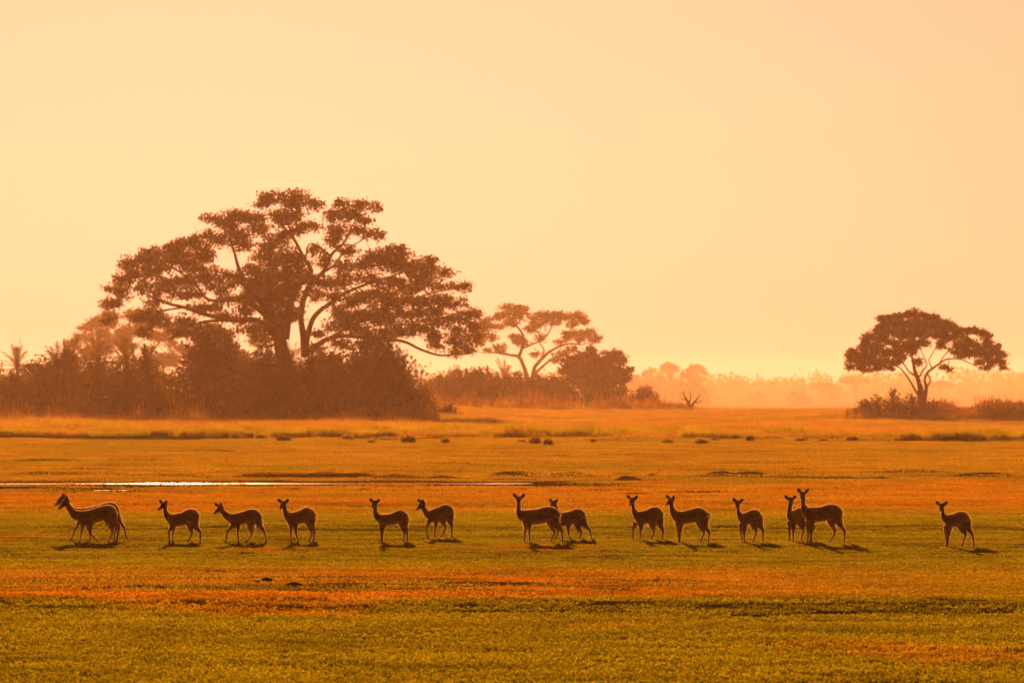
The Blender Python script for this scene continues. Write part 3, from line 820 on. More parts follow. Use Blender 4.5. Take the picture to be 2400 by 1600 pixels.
def far_wood():
    r = np.random.default_rng(91)
    cards = []; wood = Geo()
    for i in range(560):
        Y = r.uniform(8300, 11000); px = r.uniform(-700, 3100)
        x = (px - 1200) * Y / F; z = float(ground_z(x, Y))
        line = 867 + 7 * math.sin(px / 130.0) + 6 * math.sin(px / 47.0 + 1) + r.normal() * 5 + (8 if px < 1900 else 0)
        h = max(8, CAMH - (line - HORIZON) * Y / F - z)
        a = r.uniform(8, 17)
        n = 90
        th = r.uniform(0, 6.283, n); e = np.arcsin(r.random(n)); q = r.random(n) ** .4
        c = np.stack([np.cos(th) * np.cos(e) * a * q, np.sin(th) * np.cos(e) * a * q, h * (.1 + .88 * np.sin(e) * q)], 1) + np.array([x, Y, z])
        cards.append(c)
        wood.tube(np.array([[x, Y, z - .3], [x, Y, z + h * .4]]), [.5, .3], 5)
    cards = np.vstack(cards)
    Vv, Qq = leaf_cards(cards, np.full(len(cards), 3.4), r, .7)
    root = thing('far_woodland', (0, 7000, float(ground_z(0, 7000))), 'pale misty belt of woodland along the horizon', 'woodland')
    root['kind'] = 'stuff'
    o = link('foliage', mesh_np('foliage', Vv - np.array(root.location), Qq, LEAF_AC), root); o['kind'] = 'stuff'
    wood.v = [v - np.array(root.location) for v in wood.v]
    o = link('trunks', wood.mesh('trunks', BARK), root); o['kind'] = 'stuff'
far_wood()

# ------------------------------------------------------------------ antelopes
def coat_mat():
    m, t, N, L = mat_new('antelope_coat')
    at = N.new('ShaderNodeAttribute'); at.attribute_name = 'coat'
    tc = N.new('ShaderNodeTexCoord'); noi = N.new('ShaderNodeTexNoise'); noi.inputs['Scale'].default_value = 14; noi.inputs['Detail'].default_value = 4
    L.new(tc.outputs['Object'], noi.inputs['Vector'])
    mr = N.new('ShaderNodeMapRange'); mr.inputs[3].default_value = .8; mr.inputs[4].default_value = 1.2; L.new(noi.outputs['Fac'], mr.inputs[0])
    h = N.new('ShaderNodeHueSaturation'); L.new(at.outputs['Color'], h.inputs['Color']); L.new(mr.outputs[0], h.inputs['Value'])
    b = N.new('ShaderNodeBsdfPrincipled'); b.inputs['Roughness'].default_value = .8; b.inputs['Specular IOR Level'].default_value = .04
    b.inputs['Sheen Weight'].default_value = .12; b.inputs['Sheen Roughness'].default_value = .35; b.inputs['Sheen Tint'].default_value = (1, .8, .55, 1)
    L.new(h.outputs[0], b.inputs['Base Color'])
    out = N.new('ShaderNodeOutputMaterial'); L.new(b.outputs[0], out.inputs[0])
    return m
def fur_mat():
    m, t, N, L = mat_new('antelope_fur')
    d = N.new('ShaderNodeBsdfDiffuse'); at = N.new('ShaderNodeAttribute'); at.attribute_name = 'coat'; L.new(at.outputs['Color'], d.inputs[0])
    tr = N.new('ShaderNodeBsdfTranslucent'); tr.inputs[0].default_value = (1.0, .74, .38, 1)
    ms = N.new('ShaderNodeMixShader'); ms.inputs[0].default_value = .75
    L.new(d.outputs[0], ms.inputs[1]); L.new(tr.outputs[0], ms.inputs[2])
    out = N.new('ShaderNodeOutputMaterial'); L.new(ms.outputs[0], out.inputs[0])
    return m
COAT = coat_mat(); FUR = fur_mat()
EYE = plain_mat('eye_dark', (.006, .005, .004), (.01, .008, .006), 20, .15, 0, .5)
NOSE = plain_mat('nose_black', (.012, .009, .008), (.02, .014, .012), 30, .5)
HORN = plain_mat('horn', (.03, .024, .018), (.06, .045, .03), 20, .6)

def loft(geo, rings):
    """rings: list of (centre, axis1*r1, axis2*r2)"""
    n = 14
    ang = np.linspace(0, 2 * math.pi, n, endpoint=False)
    V = []
    for c, a, b in rings:
        V.append(np.asarray(c) + np.cos(ang)[:, None] * np.asarray(a) + np.sin(ang)[:, None] * np.asarray(b))
    V = np.array(V); m = len(rings)
    V = np.vstack([V.reshape(-1, 3), [rings[0][0]], [rings[-1][0]]])
    i = np.arange(m - 1)[:, None] * n; k = np.arange(n)[None, :]; k2 = (k + 1) % n
    Q = np.stack([i + k, i + k2, i + n + k2, i + n + k], -1).reshape(-1, 4)
    T = [[m * n, (j + 1) % n, j] for j in range(n)] + [[m * n + 1, (m - 1) * n + j, (m - 1) * n + (j + 1) % n] for j in range(n)]
    geo.add(V, Q, T)

def unit(v):
    v = np.asarray(v, float); return v / (np.linalg.norm(v) + 1e-9)

Z1 = (100, 1140, 5.88); Z2 = (480, 1140, 7.84); Z3 = (840, 1140, 8.4); Z4 = (1180, 1140, 9.225)
Z5 = (1450, 1130, 9.224); Z6 = (1690, 1130, 7.127); Z7 = (2140, 1150, 9.8)
A1T = [(455,395,520),(520,388,570),(600,385,590),(680,365,578),(760,340,558),(840,318,535),(900,308,550),(960,320,545),(1000,365,500),(1016,405,455)]
ANTELOPES = [
 dict(label='walking antelope at the far left, nearer of the overlapping pair, head low to the left', z=Z1, dy=0, Y=203.5,
  torso=A1T, neck=[(345,315,45),(395,400,60),(450,455,80)], head=(338,262,212,366), ears=[(335,262,336,204,.7),(318,262,312,214,.5)],
  front=[[(560,560),(550,620),(535,690),(505,830)],[(650,560),(655,640),(668,715),(720,770),(780,828)]],
  hind=[[(890,480),(930,585),(965,680),(935,740),(895,822)],[(955,450),(985,560),(1052,602),(1040,690),(1025,812)]], tail=[(1014,430),(1000,520),(985,600)]),
 dict(label='walking antelope at the far left, farther of the overlapping pair, its back just showing above', z=Z1, dy=0, Y=205.6,
  torso=[(x+30,a-22,b-18) for x,a,b in A1T], neck=[(318,285,42),(385,385,58),(465,440,78)], head=(300,226,166,330), ears=[(290,232,274,176,.7),(310,232,316,192,.5)],
  front=[[(530,540),(485,600),(440,690),(385,815)],[(615,560),(625,640),(645,720),(668,828)]],
  hind=[[(960,500),(1000,620),(1012,670),(990,740),(980,822)],[(1000,470),(1055,575),(1118,622),(1138,700),(1185,806)]], tail=[(1044,400),(1048,470),(1035,540)]),
 dict(label='small antelope stepping left, third from the left edge', z=Z1, dy=.15, Y=203.6,
  torso=[(1745,412,570),(1790,415,602),(1850,408,605),(1920,395,588),(1980,360,575),(2030,342,570),(2090,350,555),(2130,385,535),(2150,430,490)],
  neck=[(1688,320,34),(1692,390,38),(1725,460,62)], head=(1692,288,1588,358), ears=[(1640,282,1613,233,.7),(1700,288,1704,238,.7)],
  front=[[(1805,560),(1800,640),(1793,700),(1790,800)],[(1795,560),(1778,612),(1745,662),(1748,770),(1768,806)]],
  hind=[[(2025,510),(2040,620),(2055,690),(2020,760),(1990,810)],[(2080,500),(2110,600),(2165,660),(2172,730),(2172,805)]], tail=[(2148,450),(2125,540),(2108,590)]),
 dict(label='antelope striding left with lowered neck and a dark tail tuft between its hind legs', z=Z2, dy=0, Y=203.3,
  torso=[(440,572,735),(500,570,785),(570,560,800),(650,540,790),(730,515,775),(800,490,765),(880,480,760),(940,492,745),(1000,540,700),(1033,590,650)],
  neck=[(305,510,52),(365,580,70),(425,635,92)], head=(310,468,162,568), ears=[(240,435,184,391,.75),(303,445,295,381,.7)],
  front=[[(545,770),(475,835),(415,892),(400,980),(378,1090)],[(610,740),(612,850),(605,940),(628,1088)]],
  hind=[[(830,700),(848,850),(865,930),(820,1010),(757,1088)],[(960,650),(1005,770),(1080,870),(1110,940),(1140,1062)]], tail=[(1034,610),(1010,710),(962,800),(956,855)]),
 dict(label='antelope with thin short horns between its ears, standing and looking left', z=Z2, dy=.2, Y=203.8,
  torso=[(1530,515,735),(1590,512,775),(1660,505,770),(1740,480,748),(1810,440,730),(1870,418,725),(1930,440,705),(1990,480,665),(2024,530,600)],
  neck=[(1468,420,48),(1480,510,55),(1522,595,92)], head=(1462,358,1382,452), ears=[(1390,345,1344,285,1),(1500,352,1540,285,1)], horn=[(1420,330,1398,270)],
  front=[[(1585,720),(1586,830),(1580,930),(1596,1040)],[(1660,720),(1670,840),(1690,950),(1720,1046)]],
  hind=[[(1890,660),(1932,780),(1960,900),(1940,980),(1905,1048)],[(1945,620),(1970,760),(2015,860),(2005,960),(1990,1082)]], tail=[(2026,555),(1998,690),(1976,790)]),
 dict(label='antelope standing square with raised neck, its ears spread, sixth from the left', z=Z3, dy=.15, Y=202.8,
  torso=[(420,585,795),(480,588,842),(560,585,832),(640,570,820),(720,535,808),(780,505,795),(850,500,780),(910,535,745),(955,575,670)],
  neck=[(335,440,52),(330,540,54),(372,645,88)], head=(338,362,272,452), ears=[(282,372,226,291,1),(375,372,420,306,1)],
  front=[[(450,770),(440,880),(445,980),(450,1112)],[(490,790),(482,900),(472,1000),(468,1145)]],
  hind=[[(850,700),(880,850),(905,960),(900,1040),(893,1150)],[(905,680),(918,800),(955,920),(960,1020),(965,1130)]], tail=[(956,610),(928,735),(910,860)]),
 dict(label='antelope walking left alone just behind the line, seventh from the left', z=Z3, dy=0, Y=209.5,
  torso=[(1395,470,685),(1450,450,712),(1520,420,710),(1590,395,685),(1650,365,650),(1710,345,625),(1770,360,610),(1820,395,575),(1850,430,520)],
  neck=[(1268,415,62),(1312,490,65),(1372,570,92)], head=(1278,338,1127,468), ears=[(1228,328,1170,266,.75),(1288,332,1260,272,.7)],
  front=[[(1425,650),(1382,730),(1342,800),(1350,900),(1358,992)],[(1530,650),(1525,780),(1510,880),(1500,1016)]],
  hind=[[(1640,590),(1670,720),(1715,800),(1670,900),(1625,986)],[(1780,560),(1810,700),(1842,790),(1836,900),(1845,1006)]], tail=[(1852,480),(1868,580),(1836,680)]),
 dict(label='large antelope facing the camera with wide ears, nearer of the central pair', z=Z4, dy=0, Y=202.4,
  torso=[(400,500,760),(460,500,850),(540,495,862),(640,492,850),(740,478,840),(840,445,825),(920,428,805),(1000,422,790),(1080,445,760),(1150,485,715),(1200,530,660),(1218,560,620)],
  neck=[(330,390,56),(328,480,58),(340,580,85),(392,660,115)], head=(330,268,328,388), ears=[(288,275,216,164,1),(382,275,456,174,1)],
  front=[[(485,780),(482,920),(462,1040),(448,1210)],[(560,760),(565,900),(560,1040),(578,1225)]],
  hind=[[(1000,700),(1050,880),(1105,1000),(1060,1110),(1000,1240)],[(1090,700),(1165,860),(1262,960),(1272,1080),(1280,1200)]], tail=[(1218,600),(1205,680),(1178,765)]),
 dict(label='antelope half hidden behind the large camera-facing one, with a dark tail tuft', z=Z4, dy=.1, Y=207.6,
  torso=[(1200,530,765),(1260,510,822),(1340,500,822),(1420,485,808),(1500,455,792),(1570,428,775),(1640,430,750),(1700,460,710),(1750,510,650),(1765,540,600)],
  neck=[(1120,390,58),(1150,470,65),(1192,560,92)], head=(1102,305,1005,410), ears=[(1035,300,993,236,.8),(1142,312,1165,240,.8)],
  front=[[(1215,780),(1185,900),(1160,985),(1118,1095)],[(1400,750),(1402,880),(1412,980),(1450,1096)]],
  hind=[[(1590,700),(1622,850),(1682,940),(1660,1010),(1645,1072)],[(1690,670),(1762,800),(1862,890),(1882,980),(1910,1106)]], tail=[(1755,600),(1700,690),(1645,760),(1640,815)]),
 dict(label='antelope stepping left with its head up, left of the pair beyond the central one', z=Z5, dy=.15, Y=207.2,
  torso=[(390,585,845),(450,585,892),(520,578,892),(600,555,878),(680,518,855),(750,490,830),(810,488,812),(870,520,780),(920,560,730),(955,610,675)],
  neck=[(310,440,48),(315,530,52),(352,635,82)], head=(308,345,237,462), ears=[(250,335,181,260,1),(362,352,405,264,1)],
  front=[[(375,850),(322,950),(310,1040),(308,1205)],[(490,840),(477,980),(466,1080),(458,1216)]],
  hind=[[(720,790),(745,940),(772,1030),(735,1110),(690,1192)],[(860,750),(900,900),(956,1020),(950,1110),(942,1210)]], tail=[(956,650),(945,740),(930,820)]),
 dict(label='antelope in profile with a long curved tail hanging clear of its rump', z=Z5, dy=0, Y=203.2,
  torso=[(1215,615,855),(1280,615,930),(1360,615,930),(1450,605,918),(1550,575,900),(1640,548,882),(1720,535,862),(1800,550,840),(1870,600,800),(1925,655,735),(1942,680,710)],
  neck=[(1140,470,60),(1146,560,62),(1192,665,105)], head=(1158,385,1013,478), ears=[(1092,365,1030,291,.8),(1186,385,1193,300,.7)],
  front=[[(1285,880),(1282,1000),(1292,1100),(1310,1285)],[(1340,870),(1340,1000),(1326,1120),(1326,1302)]],
  hind=[[(1740,800),(1792,970),(1842,1080),(1810,1180),(1775,1292)],[(1840,770),(1865,960),(1952,1080),(1945,1180),(1940,1318)]], tail=[(1938,672),(1966,735),(1932,800),(1884,885),(1866,1000)]),
 dict(label='smallest antelope, slender and alone, left of the right-hand pair', z=Z6, dy=.7, Y=202.9,
  torso=[(335,555,755),(380,548,772),(430,530,755),(490,498,738),(550,484,715),(600,495,692),(640,525,660),(666,560,615)],
  neck=[(284,440,35),(285,520,38),(312,600,66)], head=(280,378,247,452), ears=[(243,382,196,312,1),(322,385,362,322,1)],
  front=[[(342,740),(335,850),(340,940),(348,1037)],[(390,730),(386,860),(380,950),(388,1034)]],
  hind=[[(530,670),(560,790),(592,860),(565,950),(540,1042)],[(615,640),(652,760),(702,850),(700,940),(706,1050)]], tail=[(664,605),(645,720),(624,815)]),
 dict(label='antelope facing the camera, partly behind the taller one of the right-hand pair', z=Z6, dy=1.1, Y=204.5,
  torso=[(1150,545,755),(1200,530,762),(1260,500,748),(1310,480,730),(1370,490,712),(1405,540,680)],
  neck=[(1150,430,42),(1140,530,48),(1140,640,62)], head=(1152,345,1182,428), ears=[(1108,360,1063,288,1),(1203,358,1248,292,1)], horn=[(1135,340,1118,318)],
  front=[[(1150,720),(1142,850),(1140,950),(1134,1052)],[(1215,720),(1206,860),(1198,950),(1202,1052)]],
  hind=[[(1310,680),(1350,790),(1382,860),(1360,950),(1330,1048)],[(1385,670),(1450,800),(1500,920),(1520,1050)]], tail=[(1405,600),(1400,700),(1402,800)]),
 dict(label='tallest antelope, in front of the right-hand pair, its head raised high', z=Z6, dy=.1, Y=201.6,
  torso=[(1420,480,695),(1480,475,760),(1550,478,758),(1640,475,742),(1720,452,728),(1790,430,715),(1860,425,700),(1920,440,680),(1980,480,640),(2020,530,590)],
  neck=[(1374,340,44),(1370,440,48),(1402,545,84)], head=(1372,262,1327,338), ears=[(1328,258,1281,182,1),(1413,262,1460,185,1)],
  front=[[(1465,700),(1458,850),(1455,950),(1447,1082)],[(1520,700),(1515,850),(1502,950),(1495,1062)]],
  hind=[[(1830,660),(1862,790),(1906,880),(1870,970),(1810,1078)],[(1930,620),(1982,770),(2056,870),(2060,970),(2060,1082)]], tail=[(2020,580),(1998,670),(1985,740)]),
 dict(label='antelope standing alone at the far right, looking at the camera', z=Z7, dy=.35, Y=197.6,
  torso=[(745,580,845),(810,590,895),(880,580,897),(960,550,892),(1040,520,880),(1120,512,855),(1190,530,815),(1250,580,765),(1292,640,700)],
  neck=[(674,460,47),(680,560,50),(702,665,84)], head=(665,385,608,508), ears=[(602,388,526,304,1),(718,392,786,310,1)],
  front=[[(765,860),(752,1000),(762,1120),(770,1302)],[(830,850),(816,1000),(796,1120),(785,1292)]],
  hind=[[(1090,810),(1142,950),(1212,1050),(1170,1180),(1135,1315)],[(1215,760),(1272,920),(1352,1060),(1382,1200),(1410,1368)]], tail=[(1292,690),(1265,850),(1245,1005)]),
]

def interp_list(vals, n):
    return np.interp(np.linspace(0, 1, n), np.linspace(0, 1, len(vals)), vals)

def make_antelope(A, seed):
    r = np.random.default_rng(seed)
    x0, y0, s = A['z']; Y = A['Y']; k = Y / F / s
    xc = A['torso'][0][0] * .5 + A['torso'][-1][0] * .5
    X0 = (x0 + xc / s - 1200) * Y / F
    g0 = float(ground_z(X0, Y))
    feet = [l[-1][1] for l in A['front'] + A['hind']]
    yref = float(np.mean(sorted(feet)[-3:]))
    # photo height of the ground line at the feet -> local zero; a few cm of hoof stand in the herbs
    def W(x, y_, dep=0.0):
        return np.array([(x - xc) * k, dep, (yref - y_) * k + 0.012])
    dy = A['dy']
    def dep(x):
        return dy * (x - xc) * k
    root = thing('antelope', (X0, Y, g0), A['label'], 'antelope', 'antelopes crossing the plain')
    G = Geo()
    T = np.array(A['torso'], float)
    tx = T[:, 0]; zt = (yref - T[:, 1]) * k; zb = (yref - T[:, 2]) * k
    # torso
    xs = np.linspace(tx[0], tx[-1], 26)
    top = np.interp(xs, tx, zt); bot = np.interp(xs, tx, zb)
    rings = []
    hmax = (zt - zb).max()
    for x, a, b in zip(xs, top, bot):
        b = b + .07 * (a - b); a = a - .012; h = (a - b) / 2
        w = min(.36 * hmax, h * .82) * (1.0 if True else 1)
        rings.append((np.array([(x - xc) * k, dep(x), (a + b) / 2]), np.array([0, w, 0]), np.array([0, 0, h])))
    h0 = rings[0][0]
    rings.insert(0, (h0 + np.array([-.03, 0, 0]), rings[0][1] * .55, rings[0][2] * .6))
    he = rings[-1][0]
    rings.append((he + np.array([.012, 0, 0]), rings[-1][1] * .5, rings[-1][2] * .5))
    loft(G, rings)
    # neck
    N_ = A['neck']; hx, hy, nx, ny = A['head']
    d0 = dep(tx[0])
    npts = [W(x, y_, d0) for x, y_, _ in N_] + [rings[3][0] + np.array([0, 0, .02])]
    nrad = [q * k * .76 for *_, q in N_] + [rings[3][2][2] * .85]
    npts = np.array([W(hx, hy, d0)] + npts); nrad = np.array([nrad[0] * .9] + nrad)
    p = catmull(npts, 5); rr = np.interp(np.linspace(0, 1, len(p)), np.linspace(0, 1, len(nrad)), nrad)
    tg = np.gradient(p, axis=0)
    nr = []
    for c, t_, q in zip(p, tg, rr):
        t_ = unit(t_); b_ = unit(np.cross(t_, [0, 1, 0])); a_ = np.cross(b_, t_)
        nr.append((c, a_ * q * .80, b_ * q))
    loft(G, nr)
    # head
    Lh = .245 * (1.0 if hmax > .30 else .9)
    poll = W(hx, hy, d0); v = W(nx, ny, d0) - poll
    pl = math.hypot(v[0], v[2])
    if pl < Lh: v[1] = -math.sqrt(Lh * Lh - pl * pl)
    else: Lh = pl
    d = unit(v)
    side = unit(np.cross(d, [0, 0, 1])); up = np.cross(side, d)
    prof = [(-.045, .030, .030, 0), (-.02, .052, .052, 0), (.04, .060, .062, 0), (.09, .055, .060, -.004), (.14, .043, .047, -.008), (.18, .034, .037, -.012), (.215, .029, .030, -.014), (.238, .024, .024, -.014), (.25, .012, .012, -.014)]
    fs = Lh / .245
    loft(G, [(poll + d * t_ * fs + up * o * fs, side * a_ * fs, up * b_ * fs) for t_, a_, b_, o in prof])
    # ears
    for e in A['ears']:
        bx, by, ex, ey, wf = e
        b0 = W(bx, by, d0); t0 = W(ex, ey, d0 - .01)
        sgn = 1 if np.dot(b0 - poll, side) > 0 else -1
        b0 = b0 * .7 + (poll + side * sgn * .045 * fs + up * .045 * fs) * .3
        ax = unit(t0 - b0); ln = np.linalg.norm(t0 - b0) * 1.2
        wv = unit(np.cross(ax, [0, 1, 0])); th = np.cross(ax, wv)
        er = []
        for q, w in [(-.15, .016), (0, .02), (.2, .031), (.45, .036), (.7, .03), (.9, .015), (1.0, .005)]:
            er.append((b0 + ax * ln * q, wv * max(.010, 1.35 * w * (.6 + .4 * wf)), th * max(.009, .014 * (1 - .4 * q))))
        loft(G, er)
    # legs
    LEGS = []
    def leg(pts, radii, dpt):
        q = [W(x, y_, dpt + dep(x if i < 2 else pts[1][0])) for i, (x, y_) in enumerate(pts)]
        n = len(q)
        zf = float(ground_z(X0 + q[-1][0], Y + q[-1][1])) - g0 - .004
        sh = zf - q[-1][2]
        for i in range(n):                       # bring the foot down (or up) to the ground, least at the hip
            q[i][2] += sh * (i / (n - 1)) ** 1.3
        q = np.array(q)
        pp = catmull(q, 5); rr = np.interp(np.linspace(0, 1, len(pp)), np.linspace(0, 1, len(radii)), radii)
        tg = np.gradient(pp, axis=0); L_ = []
        for c, t_, w in zip(pp, tg, rr):
            t_ = unit(t_); b_ = unit(np.cross(t_, [0, 1, 0])); a_ = np.cross(b_, t_)
            L_.append((c, a_ * w * .8, b_ * w))
        loft(G, L_)
        # hoof
        f = q[-1]
        loft(G, [(f + np.array([-.004, 0, .045]), np.array([.019, 0, 0]), np.array([0, .017, 0])), (f + np.array([-.012, 0, .02]), np.array([.026, 0, 0]), np.array([0, .02, 0])), (f + np.array([-.018, 0, .0]), np.array([.030, 0, 0]), np.array([0, .021, 0]))])
        LEGS.append(q)
    sz = .9 + .25 * (hmax - .28) / .1
    sz = min(1.08, max(.82, sz))
    for j, L_ in enumerate(A['front']):
        leg(L_, np.array([.070, .050, .033, .023, .020, .017]) * sz, (.075 if j == 0 else -.075))
    for j, L_ in enumerate(A['hind']):
        leg(L_, np.array([.105, .085, .050, .031, .024, .020, .018]) * sz, (.085 if j == 0 else -.085))
    tl = np.array([W(x, y_, dep(tx[-1]) - .02) for x, y_ in A['tail']])
    pp = catmull(tl, 5); n = len(pp)
    rr = np.interp(np.linspace(0, 1, n), [0, .3, .6, .85, 1], [.022, .015, .014, .022, .008])
    tg = np.gradient(pp, axis=0); L_ = []
    for c, t_, w in zip(pp, tg, rr):
        t_ = unit(t_); b_ = unit(np.cross(t_, [0, 1, 0])); a_ = np.cross(b_, t_); L_.append((c, a_ * w, b_ * w))
    loft(G, L_)
    # one skin over everything
    me = G.mesh('body_raw')
    tmp = bpy.data.objects.new('tmp_body', me); C.objects.link(tmp)
    md = tmp.modifiers.new('r', 'REMESH'); md.mode = 'VOXEL'; md.voxel_size = .0095; md.use_smooth_shade = True
    sm = tmp.modifiers.new('s', 'SMOOTH'); sm.factor = .5; sm.iterations = 3
    dg = bpy.context.evaluated_depsgraph_get()
    body_me = bpy.data.meshes.new_from_object(tmp.evaluated_get(dg))
    bpy.data.objects.remove(tmp); bpy.data.meshes.remove(me)
    body_me.name = 'body'
    nv = len(body_me.vertices)
    co = np.empty(nv * 3, np.float32); body_me.vertices.foreach_get('co', co); co = co.reshape(-1, 3)
    no = np.empty(nv * 3, np.float32); body_me.vertices.foreach_get('normal', no); no = no.reshape(-1, 3)
    # natural colouring of the coat
    xm = (tx - xc) * k
    zt_ = np.interp(co[:, 0], xm, zt); zb_ = np.interp(co[:, 0], xm, zb)
    t = (co[:, 2] - zb_) / (zt_ - zb_ + 1e-6)
    back = np.array([.070, .016, .003]); flank = np.array([.16, .058, .010]); white = np.array([.66, .50, .34]); legc = np.array([.14, .056, .016]); dark = np.array([.05, .028, .014])
    u = np.clip((t - .35) / .45, 0, 1)[:, None]
    col = flank * (1 - u) + back * u
    fx = (A['front'][1][0][0] - xc) * k; hxm = (A['hind'][0][0][0] - xc) * k
    belly = sstep(.32, .18, t) * sstep(fx + .02, fx + .10, co[:, 0]) * (1 - sstep(hxm - .02, hxm + .05, co[:, 0])) * (t > -.15)
    belly = np.where(np.abs(co[:, 1] - dy * co[:, 0]) < .2, belly, 0)
    col = col * (1 - belly[:, None]) + white * belly[:, None]
    low = (t < -.05) & (co[:, 0] > xm[0] - .35)
    lg = sstep(.02, -.12, t) * low
    col = col * (1 - lg[:, None]) + legc * lg[:, None]
    shin = sstep(.30, .12, co[:, 2]) * (no[:, 0] < -.3)
    col = col * (1 - .6 * shin[:, None]) + dark * .6 * shin[:, None]
    inner = lg * (np.sign(co[:, 1] - dy * co[:, 0]) * no[:, 1] < -.35)
    col = col * (1 - .5 * inner[:, None]) + white * .5 * inner[:, None]
    hoof = sstep(.06, .03, co[:, 2]); col = col * (1 - hoof[:, None]) + dark * hoof[:, None]
    rel = co - poll; al = rel @ d; ot = np.linalg.norm(rel - al[:, None] * d, axis=1)
    isn = (ot < .085) & (al > -.06) & (al < Lh + .03)
    hd = sstep(.5 * Lh, .8 * Lh, al) * isn * ((rel @ up) < .005)
    col = col * (1 - .6 * hd[:, None]) + white * .6 * hd[:, None]
    nz = sstep(.90 * Lh, .95 * Lh, al) * isn
    col = col * (1 - nz[:, None]) + dark * .3 * nz[:, None]
    tipm = np.linalg.norm(co - tl[-1], axis=1) < .11
    col[tipm] = dark * .5
    att = body_me.color_attributes.new('coat', 'FLOAT_COLOR', 'POINT')
    att.data.foreach_set('color', np.concatenate([col, np.ones((nv, 1))], 1).astype(np.float32).ravel())
    body_me.materials.clear(); body_me.materials.append(COAT)
    link('body', body_me, root)
    # fringe of short coat hair
    nh = 30000
    ii = r.integers(0, nv, nh)
    b0 = co[ii].astype(float); n0 = no[ii].astype(float)
    dirn = n0 * .9 + np.array([.45, 0, -.25]) + r.normal(size=(nh, 3)) * .18
    dirn -= n0 * np.minimum(0, (dirn * n0).sum(1) - .25)[:, None]
    dirn /= np.linalg.norm(dirn, axis=1)[:, None]
    wv = np.cross(dirn, rand_dirs(nh, r)); wv /= np.linalg.norm(wv, axis=1)[:, None] + 1e-9
    ln = r.uniform(.018, .036, nh) * np.where(n0[:, 2] < -.4, .5, 1.0) * np.where(co[ii][:, 2] < .35, .35, 1.0)
    nk = co[ii][:, 0] < xm[0] - .02
    ln = np.where(nk, ln * .6, ln)
    ln = np.where(isn[ii] | (co[ii][:, 2] > poll[2] + .035), ln * .45, ln)
    Vv = np.stack([b0 - n0 * .003 - wv * .0034, b0 - n0 * .003 + wv * .0034, b0 + dirn * ln[:, None]], 1).reshape(-1, 3)
    hme = mesh_np('coat_hair', Vv, np.arange(nh * 3).reshape(-1, 3), FUR)
    ha = hme.color_attributes.new('coat', 'FLOAT_COLOR', 'POINT')
    hc = np.repeat(np.concatenate([col[ii] * .85, np.ones((nh, 1))], 1), 3, 0)
    ha.data.foreach_set('color', hc.astype(np.float32).ravel())
    link('coat_hair', hme, root)
    # eyes, nose, small horns
    for sg in (-1, 1):
        eg = Geo(); c = poll + d * .085 * fs + side * sg * .050 * fs + up * .022 * fs
        th_ = np.linspace(0, math.pi, 6)
        loft(eg, [(c + up * .016 * math.cos(q), d * (.017 * math.sin(q) + .0005), side * (.010 * math.sin(q) + .0005)) for q in th_])
        link('eye', eg.mesh('eye', EYE, True), root)
    ng = Geo(); c = poll + d * (.242 * fs) - up * .006 * fs
    loft(ng, [(c - d * .012, side * .018, up * .014), (c, side * .019, up * .015), (c + d * .008, side * .012, up * .009), (c + d * .011, side * .003, up * .003)])
    link('nose', ng.mesh('nose', NOSE, True), root)
    for hb in A.get('horn', []):
        bx, by, ex, ey = hb
        v2 = W(ex, ey, d0) - W(bx, by, d0)
        for sg in (-1, 1):
            hg = Geo(); c = poll + d * .035 * fs + side * sg * .025 * fs + up * .045 * fs
            hg.tube(np.array([c, c + v2 * .5, c + v2 * 1.0 - d * .01]), [.009, .007, .002], 6)
            link('horn', hg.mesh('horn', HORN, True), root)
    return root
for n_, A in enumerate(ANTELOPES):
    make_antelope(A, 500 + n_)

